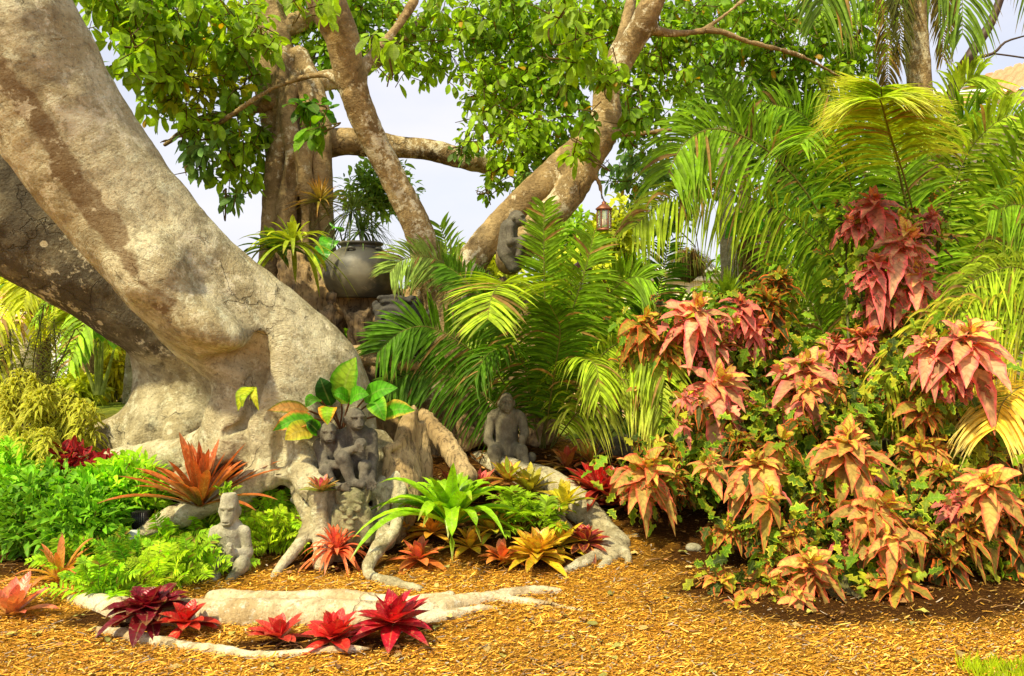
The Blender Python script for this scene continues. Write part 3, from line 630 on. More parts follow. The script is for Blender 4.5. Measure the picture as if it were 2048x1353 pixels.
crown(C_, [(950, 60, 8, 120, 90, .8, 130, .13, GR), (1050, 60, 8, 120, 90, .8, 130, .13, GD), (1150, 60, 7.8, 110, 90, .7, 120, .13, GR), (960, 170, 7.6, 60, 60, .5, 50, .12, GR), (1040, 180, 7.8, 100, 90, .6, 110, .13, GR), (1120, 190, 7.6, 70, 90, .5, 70, .13, GD),
           (1010, 270, 7.4, 90, 60, .5, 70, .12, GR), (1100, 290, 7.6, 80, 70, .5, 70, .13, GR), (930, 290, 7.3, 45, 30, .3, 12, .11, GB), (1020, 340, 7.3, 60, 40, .4, 26, .12, GR), (1050, 370, 7.3, 40, 36, .3, 14, .12, GB), (975, 385, 7.2, 28, 16, .2, 3, .11, GD),
           (1250, 60, 7.8, 110, 90, .7, 110, .13, GR), (1350, 60, 8, 110, 90, .7, 110, .13, GD), (1300, 160, 8, 100, 90, .7, 110, .12, GR), (1280, 250, 8, 70, 60, .5, 46, .12, GD), (1160, 110, 6.1, 60, 50, .3, 12, .17, GR), (1170, 230, 6.2, 40, 40, .3, 6, .16, GD), (1120, 30, 6, 80, 40, .3, 10, .16, GR),
           (1218, 150, 6.35, 40, 60, .2, 14, .14, GR), (1170, 300, 6.4, 36, 40, .2, 9, .14, GR), (1250, 230, 6.4, 40, 40, .2, 10, .14, GD), (1270, 350, 9, 80, 70, .5, 60, .13, GB), (1330, 440, 9, 80, 50, .5, 36, .13, GB)], 13)
E = thing('shade_tree', 'dark leaved shade tree filling the top right behind the tall palm', 'tree', P(1560, 700, 10.5))
crown(E, [(1440, 60, 9.5, 110, 90, .9, 150, .13, GD), (1540, 50, 9.5, 120, 90, .9, 160, .13, GR), (1640, 60, 9.5, 110, 90, .9, 150, .13, GD), (1720, 100, 9.8, 60, 80, .7, 70, .13, GR), (1430, 170, 9.5, 100, 80, .9, 130, .13, GD), (1540, 170, 9.8, 110, 80, .9, 130, .13, GD), (1640, 180, 9.8, 100, 70, .9, 110, .13, GR),
           (1400, 270, 9.8, 90, 60, .8, 80, .13, GD), (1500, 270, 10, 110, 70, .8, 110, .13, GD), (1620, 260, 10, 110, 60, .8, 90, .13, GD), (1750, 30, 9.8, 60, 50, .6, 40, .13, GR), (1440, 360, 10.5, 110, 60, .8, 60, .13, GD), (1580, 350, 10.5, 110, 70, .8, 90, .13, GD)], 14)
g = Geo(); tube(g, spline([P(1560, 700, 10.5), P(1550, 450, 10.4), P(1570, 250, 10.2), P(1530, 80, 10)], 14), np.linspace(.13, .06, 14), sides=9)
tube(g, spline([P(1560, 280, 10.2), P(1450, 180, 10), P(1380, 60, 9.6)], 8), np.linspace(.06, .025, 8)); tube(g, spline([P(1560, 260, 10.2), P(1650, 180, 10), P(1720, 60, 9.6)], 8), np.linspace(.06, .025, 8))
g.build('trunk', M_DARKWOOD, E)

# ================================================================ GENERIC PLANT BUILDERS
def frond_geo(g, path, ll, m=34, w=.016, col=GR, col2=None, droop=.45, spread=.85, vup=.25, up=None, prof=None, rr=.008, rcol=None, r=None, asym=1., n=6, start=.12):
    r = r or rng; path = np.asarray(path, float); N_ = len(path)
    T = nrm(np.gradient(path, axis=0))
    if up is None: up = np.array([0, 0, 1.])
    t = np.linspace(start, .99, m); idx = t*(N_-1); i = np.minimum(idx.astype(int), N_-2); f = (idx-i)[:, None]
    pp = path[i]*(1-f)+path[i+1]*f; tt = nrm(T[i]*(1-f)+T[i+1]*f)
    side = nrm(np.cross(tt, up)+1e-6); un = np.cross(side, tt)
    lp = ll*(np.sin(PI*np.clip(.12+.80*t, 0, 1))**.6)
    for sg in (-1, 1):
        fw = .35+.75*t
        d = side*sg*spread+tt*fw[:, None]*.75+un*vup+r.normal(size=(m, 3))*.13
        l = lp*(.88+.24*r.random(m))*(asym if sg > 0 else 1)
        pa = arcs(pp, d, l, droop*(.7+.6*r.random(m)), n)
        c = np.asarray(col)*(.5+.9*r.random((m, 1))); br = r.random(m) < .05; c[br] = np.array([.42, .25, .07])*(.4+r.random((br.sum(), 1)))
        tip = np.linspace(0, 1, n)[None, :, None]; c3 = c[:, None, :]*(1+0*tip)
        if col2 is not None: c3 = c3*(1-tip**2)+np.asarray(col2)*tip**2
        ribbons(g, pa, (w*(.8+.4*r.random(m)))[:, None]*profile('lance', n), un, c3, fold=.35)
    tube(g, path, np.linspace(rr, rr*.3, N_), lin(150, 150, 60, .6) if rcol is None else rcol, 5)
def palm(name, label, base, fronds, group=None, cat='palm', trunk=None, wk=.95, mk=1.75):
    """fronds: list of (pts[(px,py,d)], ll, kwargs)"""
    o = thing(name, label, cat, base, group)
    for pts, ll, kw in fronds:
        g = Geo(); kw = dict(kw); kw['w'] = kw.get('w', .014)*wk; kw['m'] = int(kw.get('m', 40)*mk); frond_geo(g, spline([P(*p) for p in pts], 22), ll, **kw); g.build('frond', M_PALM, o)
    if trunk: trunk(o)
    return o
def rosette(name, label, cat, loc, n, ln, wd, cin, cout, e0=78, e1=12, droop=.35, tipc=None, group=None, tilt=0, seed=0, fold=.35, prof='strap', edge=None, mat=None, leafname='leaves', inner=.6, wave=0, parent=None):
    r = np.random.default_rng(seed+1000); g = Geo(); loc = np.asarray(loc, float)
    n = int(n*1.25); k = np.arange(n); f = k/max(n-1, 1); az = k*2.39996+r.random()*6+r.normal(size=n)*.3
    el = np.radians(e0+(e1-e0)*f**.8+r.normal(size=n)*9)
    d = np.stack([np.cos(el)*np.cos(az), np.cos(el)*np.sin(az), np.sin(el)], 1)
    if tilt: R = np.array(Matrix.Rotation(tilt, 3, 'X')); d = d@R.T
    l = ln*(inner+(1-inner)*f**.6)*(.85+.3*r.random(n))
    rad = .02*ln*5*f[:, None]*np.stack([np.cos(az), np.sin(az), 0*az], 1)
    o = loc+rad*.25+np.stack([0*f, 0*f, .02*(1-f)], 1)
    N_ = 9; pa = arcs(o, d, l, droop*(.4+.8*f)*(.7+.6*r.random(n)), N_)
    up = nrm(np.array([0, 0, 1.])*np.cos(el)[:, None]*1.0-np.stack([np.cos(az), np.sin(az), 0*az], 1)*np.sin(el)[:, None]+1e-4)
    cin = np.asarray(cin); cout = np.asarray(cout); v = np.linspace(0, 1, N_)[None, :, None]
    cc = (cin*(1-f[:, None])+cout*f[:, None])*(.6+.65*r.random((n, 1)))
    cc = cc[:, None, :]*(1+0*v)
    if tipc is not None: cc = cc*(1-np.clip(v*1.3-.3, 0, 1)**1.2)+np.asarray(tipc)*np.clip(v*1.3-.3, 0, 1)**1.2
    c2 = cc if edge is None else np.broadcast_to(np.asarray(edge), cc.shape)*(.8+.4*r.random((n, 1, 1)))
    wd = wd*(1.25 if ln < .45 else 1.1); ribbons(g, pa, (wd*(.75+.4*r.random(n)))[:, None]*profile(prof, N_), up, cc, c2, fold=fold, wave=wave)
    if parent is not None: return g.build(leafname, mat or M_BROM, parent)
    o_ = g.build(name, mat or M_BROM, None, loc=loc); return tag(o_, label, cat, group)
def leafcloud(g, c, R, n, ll, wr, col, r, droop=.4, prof='ovate', col2=None, fold=.3, upb=.2, shell=.5, npt=5):
    u = nrm(r.normal(size=(n, 3)))*(r.random((n, 1))**shell); o = np.asarray(c)+u*np.asarray(R)
    d = nrm(u*.8+r.normal(size=(n, 3))*.6+np.array([0, 0, upb])); l = ll*(.6+.7*r.random(n))
    cc = np.asarray(col)*(.55+.9*r.random((n, 1))); 
    ribbons(g, arcs(o, d, l, droop*(.5+r.random(n)), npt), (l*wr)[:, None]*profile(prof, npt), nrm(np.array([0, -.3, 1])+r.normal(size=(n, 3))*.5), cc,
            None if col2 is None else np.asarray(col2)*(.6+.8*r.random((n, 1))), fold=fold)

# ================================================================ BACKGROUND
def shrub(name, label, cat, px, py, d, rx, ry, rd, n, ll, wr, col, seed, group=None, mat=None, col2=None, droop=.4, prof='lance', stems=6):
    r = np.random.default_rng(seed); c = P(px, py, d); b = np.array([c[0], c[1], float(hgt(c[0], c[1]))])
    o = thing(name, label, cat, b, group); g = Geo(); R = np.array([PX(rx, d), rd, PX(ry, d)])
    for k in range(5):
        cc = c+(r.random(3)-.5)*R*1.1; leafcloud(g, cc, R*(.5+.3*r.random()), n//5, ll, wr, np.asarray(col)*(.8+.4*r.random()), r, droop, prof, col2)
    g.build('foliage', mat or M_BACK, o)
    g = Geo()
    for k in range(stems): tube(g, spline([b+(r.random(3)-.5)*[.3, .3, 0], (b+c)/2+(r.random(3)-.5)*R*.6, c+(r.random(3)-.5)*R*1.2], 6), np.linspace(.02, .006, 6)*d/7, lin(110, 90, 40), 5)
    g.build('stem', M_PLAIN_STEM, o); return o
hedge = [(1180, 620, 11, 90, 120, GY), (1300, 650, 11.5, 110, 100, GR), (1430, 690, 12, 110, 60, GY), (1550, 560, 11.5, 110, 170, GD), (1680, 520, 12, 120, 210, GR), (1830, 500, 12, 120, 240, GD), (1960, 520, 12, 110, 230, GR), (2080, 520, 11.5, 110, 240, GD),
         (1230, 480, 12.5, 60, 90, GY), (1000, 560, 12.5, 100, 60, GY), (880, 570, 13, 80, 60, GR), (1130, 500, 13, 70, 80, GR)]
hl = ['yellow green shrub behind the lower lantern', 'leafy green shrub under the cream parapet, left of the hanging moss basket', 'light green shrub beneath the hanging moss basket', 'dark green shrub behind the pale palm trunk',
      'green shrub behind the arching palm fronds right of the pale trunk', 'tall dark shrub behind the highest red copperleaf', 'green shrub behind the far right palm fronds', 'dark shrub at the right edge below the tiled roof',
      'lime green shrub beneath the hanging copper lantern', 'pale green shrub behind the upright palm frond', 'green shrub seen between the jar and the slender stem', 'soft green shrub behind the stone ape on the stem']
for i, (px, py, d, rx, ry, c) in enumerate(hedge):
    shrub('background_shrub', hl[i], 'shrub', px, py, d, rx, ry, .8, 1500, .20, .17, c, 300+i, 'shrubs behind the palms')
# distant tree line
for i, (px, py, rx, ry, lab) in enumerate([(-60, 640, 160, 90, 'hazy green trees far behind the left house'), (330, 640, 150, 80, 'distant green trees behind the buttress roots'), (680, 640, 220, 50, 'distant green trees behind the twisted trunk'), (1080, 630, 220, 60, 'distant green trees low behind the stone ape'), (1500, 640, 240, 50, 'distant green trees behind the cream parapet'), (1980, 600, 240, 90, 'distant green trees behind the right shrubs')]):
    shrub('distant_tree', lab, 'tree', px, py, 24, rx, ry, 2.0, 1500, .5, .2, GR*.8, 340+i, 'distant trees', droop=.2)
# left: house, fence, palms, chair
def roof(o, x0, x1, y, z0, z1, dy, name='roof'):
    g = Geo(); xsn = np.linspace(x0, x1, max(int((x1-x0)/.09), 8)); rows = 9
    V = []; 
    for j in range(rows+1):
        f = j/rows
        for k, x in enumerate(xsn): V.append((x, y+dy*f, z0+(z1-z0)*f+.05*math.cos(k*PI*.66)+(.05 if j % 2 else 0)))
    V = np.array(V); m = len(xsn); Fq = np.array([(j*m+k, j*m+k+1, (j+1)*m+k+1, (j+1)*m+k) for j in range(rows) for k in range(m-1)])
    c = np.zeros((len(V), 3)); g.add(V, Fq, c, c, c); g.build(name, M_TILE, o)
H1 = thing('house', 'cream house with orange tiled roof behind the variegated shrub on the left', 'house', (-13.2, 21, 0))
g = Geo(); box(g, (-13.2, 21.5, 1.0), (4.6, 3, 2.0)); box(g, (-12.1, 19.8, 1.0), (.45, .45, 2.0)); g.build('wall', M_STUCCO, H1)
roof(H1, -16.2, -10.9, 19.3, 1.55, 2.35, 2.2)
g = Geo(); box(g, (-13.0, 19.97, 1.0), (.8, .05, 1.5)); g.build('window', M_BLACK, H1)
FN = thing('fence', 'bright white louvred fence panel beside the left house', 'fence', (-10.3, 18.5, 0))
g = Geo()
for k in range(16): box(g, (-10.35, 18.5, .12+k*.11), (1.1, .03, .085), R=Matrix.Rotation(.5, 3, 'X'))
g.build('slat_panel', M_WHITE, FN)
for xx in (-10.95, -9.75): g = Geo(); box(g, (xx, 18.5, .95), (.1, .1, 1.9)); g.build('post', M_WHITE, FN)
def gpalm(name, label, px, pyb, d, pyt, rpx, nf, ln, col, seed, tcol=None, mat=M_BARKB, group=None, el=(70, -10), w=.03, droop=.7):
    r = np.random.default_rng(seed); b = P(px, pyb, d); b[2] = hgt(b[0], b[1]); t_ = P(px+6, pyt, d)
    o = thing(name, label, 'palm', b, group); g = Geo(); rr = PX(rpx, d)
    tube(g, spline([b, (b+t_)/2+[.03, 0, 0], t_], 16), np.linspace(rr*1.15, rr*.8, 16)*(1+.05*(np.arange(16) % 2)), sides=12); g.build('trunk', mat, o)
    for k in range(nf):
        az = k*2.4+r.random(); e = math.radians(el[0]+(el[1]-el[0])*k/max(nf-1, 1)); dd = np.array([math.cos(e)*math.cos(az), math.cos(e)*math.sin(az), math.sin(e)])
        pa = arcs(t_[None], dd[None], [ln*(.8+.4*r.random())], [droop], 16)[0]; g = Geo()
        frond_geo(g, pa, ln*.30, m=30, w=w, col=col, droop=.5, r=r, rr=.012, n=4); g.build('frond', M_PALM, o)
    return o
gpalm('palm_tree', 'leaning palm with orange brown trunk and fanned leaf bases behind the buttress gap', 172, 800, 12, 640, 15, 12, 1.2, GY, 401, el=(88, 20))
gpalm('palm_tree', 'blurred feathery palm against the sky above the left house', 82, 800, 15, 590, 13, 14, 2.0, GY, 402, mat=M_DARKWOOD, el=(60, -30))
gpalm('palm_tree', 'pale ringed palm trunk seen just left of the buttress foot', 260, 800, 12, 560, 13, 8, 1.6, GR, 403, mat=M_BARK, el=(60, 0))
BN = thing('banana_plant', 'upright banana plant with broad green leaves between the two left palm trunks', 'plant', P(198, 785, 11)*[1, 1, 0])
g = Geo()
for k, (x0, x1, yt) in enumerate([(195, 190, 640), (200, 205, 645), (203, 228, 660), (192, 170, 690), (198, 200, 630)]):
    b = P(x0, 790, 11); t_ = P(x1, yt+40, 11); tube(g, spline([b, t_], 5), np.linspace(.035, .015, 5), lin(150, 170, 50, .8), 6)
    ribbons(g, spline([t_, P(x1, yt, 10.95), P(x1+(4 if k % 2 else -4), yt-30, 10.8)], 8)[None], .11*profile('oval', 8)[None], np.array([0, -1, .2]), lin(110, 165, 30, .9), fold=.2)
g.build('leaves', M_BACK, BN)
shrub('yellow_shrub', 'glowing yellow shrub behind the gap under the dark limb', 'shrub', 226, 745, 12.5, 34, 46, .4, 900, .2, .15, lin(225, 215, 30, .9), 411)
shrub('background_shrub', 'dark green shrub behind the banana plant on the left', 'shrub', 215, 690, 13.5, 50, 50, .4, 800, .3, .2, GD, 412, 'shrubs behind the palms')
shrub('background_shrub', 'yellow green shrub under the leaning orange palm on the left', 'shrub', 150, 775, 11.5, 60, 34, .5, 900, .2, .16, GY, 413, 'shrubs behind the palms')
CH = thing('garden_chair', 'dark brown slatted wooden chair on the pale paving in the left distance', 'chair', P(196, 818, 15)*[1, 1, 0]+[0, 0, .0])
cb = P(196, 818, 15); z0 = float(hgt(cb[0], cb[1]))
def cbx(nm, c, sz): g = Geo(); box(g, np.array([cb[0], cb[1], z0])+c, sz); g.build(nm, M_DARKWOOD, CH)
g = Geo()
for k in range(6): box(g, np.array([cb[0]-.16+k*.066, cb[1]+.22, z0+.66]), (.035, .02, .44))
box(g, np.array([cb[0], cb[1]+.22, z0+.90]), (.46, .03, .06)); box(g, np.array([cb[0], cb[1]+.22, z0+.46]), (.46, .03, .05)); g.build('backrest', M_DARKWOOD, CH)
cbx('seat', np.array([0, 0, .42]), (.46, .46, .04))
for sx_ in (-.2, .2):
    for sy_ in (-.2, .2): cbx('leg', np.array([sx_, sy_, .2]), (.045, .045, .40))
    cbx('armrest', np.array([sx_*1.12, 0, .64]), (.05, .46, .03))
# right: building, roofs, trunks
H2 = thing('building', 'long low cream building with a moulded cornice behind the hanging moss basket', 'building', (5.6, 19, 0))
g = Geo(); x0 = P(1225, 560, 19)[0]; x1 = P(1640, 560, 19)[0]; zt = P(1400, 548, 19)[2]
box(g, ((x0+x1)/2, 20.5, zt/2-.05), (x1-x0, 3, zt)); g.build('wall', M_STUCCO, H2)
g = Geo(); box(g, ((x0+x1)/2, 20.4, zt+.06), (x1-x0+.3, 3.3, .16)); box(g, ((x0+x1)/2, 20.45, zt-.12), (x1-x0+.16, 3.15, .1)); g.build('cornice', M_WHITE, H2)
H3 = thing('house', 'house with a terracotta tiled roof rising at the right edge above the palms', 'house', (9.6, 15, 0))
p0 = P(1925, 200, 14); g = Geo(); box(g, (p0[0]+3, 16.5, p0[2]/2-.1), (5.6, 3.6, p0[2])); g.build('wall', M_STUCCO, H3)
gr = Geo(); m = 60; rows = 7; a0 = P(1895, 212, 13.6); a1 = P(2250, 130, 14.2); b0 = P(1985, 150, 16); b1 = P(2250, 60, 16.5)
V = np.array([[(a0*(1-u)+a1*u)*(1-v)+(b0*(1-u)+b1*u)*v+np.array([0, 0, .05*math.cos(k*1.57)+(.06 if j % 2 else 0)]) for k, u in enumerate(np.linspace(0, 1, m))] for j, v in enumerate(np.linspace(0, 1, rows))]).reshape(-1, 3)
Fq = np.array([(j*m+k, j*m+k+1, (j+1)*m+k+1, (j+1)*m+k) for j in range(rows-1) for k in range(m-1)]); z_ = np.zeros((len(V), 3)); gr.add(V, Fq, z_, z_, z_); gr.build('roof', M_TILE, H3)
g = Geo(); box(g, (a0+a1)/2+[0, .3, -.12], (np.linalg.norm(a1-a0), .5, .12)); g.build('eaves', M_WHITE, H3)
def ttrunk(name, label, pts, radpx, mat, cat='palm'):
    o = thing(name, label, cat, P(*pts[0])); pp = spline([P(*p) for p in pts], 30); g = Geo()
    tube(g, pp, np.linspace(PX(radpx[0], pts[0][2]), PX(radpx[1], pts[-1][2]), 30)*(1+.04*(np.arange(30) % 3 == 0)), sides=14); g.build('trunk', mat, o); return o, pp
T1, _ = ttrunk('palm_tree', 'pale smooth palm trunk standing between the moss basket and the shaggy brown trunk', [(1462, 900, 9), (1462, 650, 9), (1458, 520, 9), (1452, 410, 9), (1450, 250, 9)], (20, 14), M_BARK)
T2, _ = ttrunk('palm_tree', 'shaggy brown palm trunk just right of the pale one', [(1508, 900, 9.6), (1508, 650, 9.6), (1500, 520, 9.6), (1490, 400, 9.6), (1480, 250, 9.6)], (16, 12), M_BARKB)
r_ = np.random.default_rng(5); g = Geo(); n = 500; oo = np.array([P(1498+r_.normal()*12, 420+r_.random()*190, 9.5) for _ in range(n)])
ribbons(g, arcs(oo, np.stack([r_.normal(size=n)*.5, -.4-r_.random(n), -.6-r_.random(n)], 1), .12+.25*r_.random(n), .4+0*oo[:, 0], 5), .007*profile('blade', 5), np.array([0, -1, .3]), lin(170, 125, 60, .8)*(.4+.9*r_.random((n, 1))))
g.build('dead_fibre', M_BACK, T2)
T3, pp3 = ttrunk('palm_tree', 'tall palm at the top right hung with brown dead fronds', [(1850, 900, 9), (1846, 500, 9), (1840, 200, 9), (1832, 60, 9), (1826, -120, 9)], (26, 20), M_BARKB)
for k, (tx, ty, c) in enumerate([(1775, 200, lin(110, 95, 30)), (1800, 120, lin(90, 95, 30)), (1885, 120, lin(100, 90, 25))]):
    g = Geo(); frond_geo(g, spline([P(1832, -140, 9), P((1832+tx)/2+(tx-1832)*.4, -60, 8.8), P(tx, ty-110, 8.7), P(tx, ty, 8.7)], 20), .26, m=60, w=.010, col=c, droop=.9, r=r_, n=5, up=np.array([0, -1, .2])); g.build('frond', M_PALM, T3)
for k, pts in enumerate([[(1700, -120, 8), (1830, -110, 8), (1915, -40, 7.9), (1925, 70, 7.8)], [(1980, -200, 8), (2060, -120, 8), (2110, 0, 7.8), (2120, 120, 7.6)], [(1760, -200, 8), (1700, -100, 8), (1655, -40, 8), (1640, 30, 8)]]):
    g = Geo(); frond_geo(g, spline([P(*p) for p in pts], 20), .55, m=36, w=.016, col=lin(115, 150, 45, .9), droop=.75, r=r_, n=6, up=np.array([0, -1, .2])); g.build('frond', M_PALM, T3)
T4 = thing('bare_branched_tree', 'thin grey leaning stem with bare twigs against the sky at the top right', 'tree', P(1890, 640, 8.5))
g = Geo(); tube(g, spline([P(1870, 700, 8.5), P(1880, 400, 8.5), P(1905, 190, 8.5), P(1945, 105, 8.5), P(1985, 40, 8.5), P(2020, -60, 8.5)], 20), np.linspace(.09, .035, 20)); tube(g, spline([P(1940, 118, 8.5), P(1985, 108, 8.4), P(2010, 85, 8.4), P(2050, 72, 8.3)], 10), np.linspace(.02, .008, 10)); tube(g, spline([P(1988, 108, 8.4), P(2020, 112, 8.4), P(2060, 118, 8.3)], 6), .009); g.build('stem', M_DARKWOOD, T4)

# ================================================================ PALMS
PG = lin(134, 178, 30, 1.); PY_ = lin(175, 204, 46, 1.); PD = lin(90, 138, 22, .95); PB = lin(150, 180, 78, 1.); PGOLD = lin(240, 210, 70, 1.05); TIP = lin(225, 228, 95, 1.)
F_ = np.array([0, -1, .25])
palm('feather_palm', 'central feather palm arching over the seated stone ape', G(1080, 905), [
 ([(1090, 900, 6.9), (1068, 760, 6.8), (1050, 640, 6.5), (1012, 568, 6.1), (985, 590, 5.75), (975, 640, 5.6)], .50, dict(col=PY_, m=40, droop=.25, w=.014, spread=1.0)),
 ([(1090, 900, 6.8), (1092, 700, 6.5), (1088, 530, 6.35), (1088, 405, 6.3)], .30, dict(col=PG, m=44, droop=.12, up=F_, w=.013, vup=.1)),
 ([(1060, 900, 6.9), (1010, 770, 6.7), (940, 700, 6.5), (860, 655, 6.4), (800, 665, 6.3), (755, 705, 6.3)], .42, dict(col=PD*1.15, m=46, droop=.25, up=F_, w=.013, vup=.15)),
 ([(1030, 800, 7), (990, 640, 6.9), (920, 550, 6.8), (860, 515, 6.7), (805, 520, 6.6), (780, 545, 6.55)], .36, dict(col=PB, m=40, w=.010, droop=.3, up=F_)),
 ([(1060, 900, 6.9), (1010, 830, 6.6), (930, 765, 6.45), (840, 742, 6.4), (760, 780, 6.35)], .38, dict(col=PD, m=44, droop=.5, up=F_, w=.012)),
 ([(1080, 900, 6.8), (1120, 700, 6.5), (1165, 560, 6.3), (1190, 460, 6.3)], .36, dict(col=PG, m=40, droop=.25, up=F_, w=.012)),
 ([(1080, 900, 6.8), (1040, 700, 6.4), (985, 620, 6.3), (930, 560, 6.3), (890, 530, 6.3)], .30, dict(col=PD, m=40, droop=.25, up=F_, w=.012)),
 ([(1085, 900, 6.8), (1110, 740, 6.3), (1120, 660, 6.1), (1100, 610, 5.95)], .4, dict(col=PD, m=40, droop=.35, w=.012)),
 ([(1075, 900, 6.9), (1010, 700, 6.9), (930, 600, 6.9), (880, 450, 7.0)], .40, dict(col=PG*.9, m=40, droop=.2, up=F_, w=.013)),
 ([(1100, 900, 6.9), (1130, 760, 6.8), (1180, 640, 6.6), (1250, 560, 6.4), (1300, 560, 6.3)], .45, dict(col=PG, m=40, droop=.4, up=F_, w=.012)),
 ([(1100, 900, 6.8), (1150, 780, 6.5), (1230, 690, 6.3), (1300, 700, 6.1), (1330, 760, 6)], .42, dict(col=PY_, m=42, droop=.6, up=F_, w=.012)),
 ([(1100, 900, 6.8), (1160, 820, 6.4), (1240, 760, 6.2), (1310, 790, 6), (1330, 860, 5.95)], .36, dict(col=PY_*.9, col2=TIP, m=42, droop=.75, up=F_, w=.011)),
 ([(1085, 900, 6.9), (1110, 780, 6.6), (1150, 720, 6.3), (1190, 730, 6), (1200, 790, 5.9)], .34, dict(col=PY_, m=36, droop=.6, w=.011)),
 ([(1080, 900, 6.9), (1060, 760, 6.6), (1020, 700, 6.3), (975, 710, 6.1), (950, 760, 6)], .36, dict(col=PD, m=36, droop=.5, w=.012))])
palm('feather_palm', 'airy feather palm standing behind the lower lantern', G(1200, 890), [
 ([(1200, 880, 7.5), (1185, 700, 7.5), (1215, 580, 7.4), (1280, 520, 7.2)], .42, dict(col=PG, m=36, droop=.4, up=F_, w=.012)),
 ([(1200, 880, 7.5), (1170, 680, 7.5), (1130, 560, 7.4), (1080, 520, 7.2)], .40, dict(col=PY_, m=36, droop=.4, up=F_, w=.012)),
 ([(1210, 880, 7.5), (1250, 730, 7.3), (1330, 640, 7.1), (1420, 620, 7), (1480, 660, 6.9)], .44, dict(col=PG, m=40, droop=.5, up=F_, w=.012)),
 ([(1210, 880, 7.4), (1290, 800, 7.), (1380, 770, 6.8), (1450, 820, 6.6)], .4, dict(col=PD, m=36, droop=.6, up=F_, w=.012)),
 ([(1205, 880, 7.5), (1200, 740, 7.3), (1180, 640, 7.), (1150, 620, 6.7), (1130, 660, 6.5)], .4, dict(col=PG, m=36, droop=.4, w=.012)),
 ([(1205, 880, 7.5), (1260, 700, 7.5), (1310, 600, 7.4), (1340, 480, 7.3)], .4, dict(col=PD, m=36, droop=.3, up=F_, w=.012))])
palm('feather_palm', 'broad feather palm with long drooping fronds filling the upper right', G(1850, 1000), [
 ([(1760, 950, 7.5), (1720, 620, 7.4), (1640, 430, 7.2), (1545, 310, 7), (1440, 258, 6.8), (1370, 285, 6.7), (1335, 350, 6.6)], .70, dict(col=PG, m=56, droop=.45, up=F_, w=.016, rr=.014)),
 ([(1850, 950, 7.4), (1852, 640, 7), (1825, 420, 6.6), (1778, 262, 6.0), (1762, 205, 5.6), (1752, 200, 5.3)], .66, dict(col=PY_, col2=TIP, m=60, droop=.42, w=.013, spread=1.1, rr=.012, start=.5)),
 ([(1852, 900, 7.3), (1856, 680, 7.2), (1830, 480, 7.2), (1790, 330, 7.2), (1765, 250, 7.2)], .6, dict(col=PG, m=46, droop=.3, up=F_, w=.015)),
 ([(1870, 950, 7.6), (1880, 550, 7.5), (1920, 340, 7.3), (2000, 240, 7.1), (2090, 230, 7)], .62, dict(col=PY_, m=50, droop=.45, up=F_, w=.014)),
 ([(1900, 950, 7.4), (1935, 640, 7.4), (1985, 450, 7.2), (2060, 300, 7), (2120, 220, 7)], .62, dict(col=PG, m=50, droop=.2, up=F_, w=.014)),
 ([(1790, 950, 7.4), (1740, 640, 7.2), (1620, 470, 7), (1470, 385, 6.8), (1340, 395, 6.6), (1262, 460, 6.5)], .50, dict(col=PY_*.9, m=56, droop=.65, up=F_, w=.012)),
 ([(1800, 950, 7.8), (1700, 560, 7.8), (1640, 380, 7.8), (1600, 230, 7.8)], .6, dict(col=PD, m=46, droop=.3, up=F_, w=.015)),
 ([(1840, 950, 7.8), (1800, 560, 7.8), (1850, 330, 7.8), (1920, 180, 7.8), (1960, 150, 7.7)], .6, dict(col=PY_, m=46, droop=.4, up=F_, w=.014)),
 ([(1880, 950, 7.7), (1960, 700, 7.6), (2040, 560, 7.4), (2120, 520, 7.2)], .6, dict(col=PG, m=46, droop=.4, up=F_, w=.014)),
 ([(1830, 950, 7.7), (1740, 760, 7.5), (1640, 640, 7.3), (1540, 600, 7.1), (1470, 650, 7)], .5, dict(col=PG, m=44, droop=.5, up=F_, w=.013)),
 ([(1850, 950, 7.6), (1900, 800, 7.5), (1870, 600, 7.5), (1960, 420, 7.5)], .5, dict(col=PD, m=44, droop=.3, up=F_, w=.014)),
 ([(1800, 900, 7.2), (1690, 760, 7), (1600, 560, 6.9), (1500, 420, 6.9)], .5, dict(col=PG*.85, m=40, droop=.4, up=F_, w=.013)),
 ([(1800, 950, 8), (1680, 500, 8), (1500, 300, 8), (1440, 180, 8)], .6, dict(col=PG*.9, m=40, droop=.2, up=F_, w=.014)),
 ([(1790, 900, 7.2), (1740, 560, 7), (1690, 330, 6.7), (1640, 260, 6.4), (1600, 290, 6.2)], .55, dict(col=PG, m=44, droop=.4, w=.014)),
 ([(1900, 950, 7.0), (1990, 560, 6.8), (2060, 380, 6.6), (2130, 330, 6.4)], .55, dict(col=PY_, m=44, droop=.5, up=F_, w=.013)),
 ([(1830, 500, 6.9), (1795, 330, 6.5), (1770, 240, 6.1), (1764, 195, 5.8), (1762, 175, 5.6)], .55, dict(col=PY_, col2=TIP, m=70, droop=.25, w=.011, spread=1.2, rr=.012, start=.35, up=np.array([0, -.6, .8])))]
 +[([(1800+bx, 950, 7.9+.1*i), (1800+bx*1.2, 640, 7.8), ((1800+bx+tx)/2, (420+ty)/2-40, 7.7), (tx, ty, 7.5)], .58, dict(col=[PG, PD, PY_*.85][i % 3], m=44, droop=.35+.1*(i % 3), up=F_, w=.015)) for i, (bx, tx, ty) in enumerate([(-50, 1520, 200), (-40, 1560, 420), (-20, 1640, 180), (0, 1700, 280), (10, 1760, 420), (30, 1880, 260), (50, 1960, 220), (60, 2040, 380), (70, 2080, 470), (60, 2000, 560), (-60, 1560, 560), (-30, 1660, 520), (40, 1900, 480), (60, 2060, 640), (0, 1720, 640), (-10, 1840, 560)])])
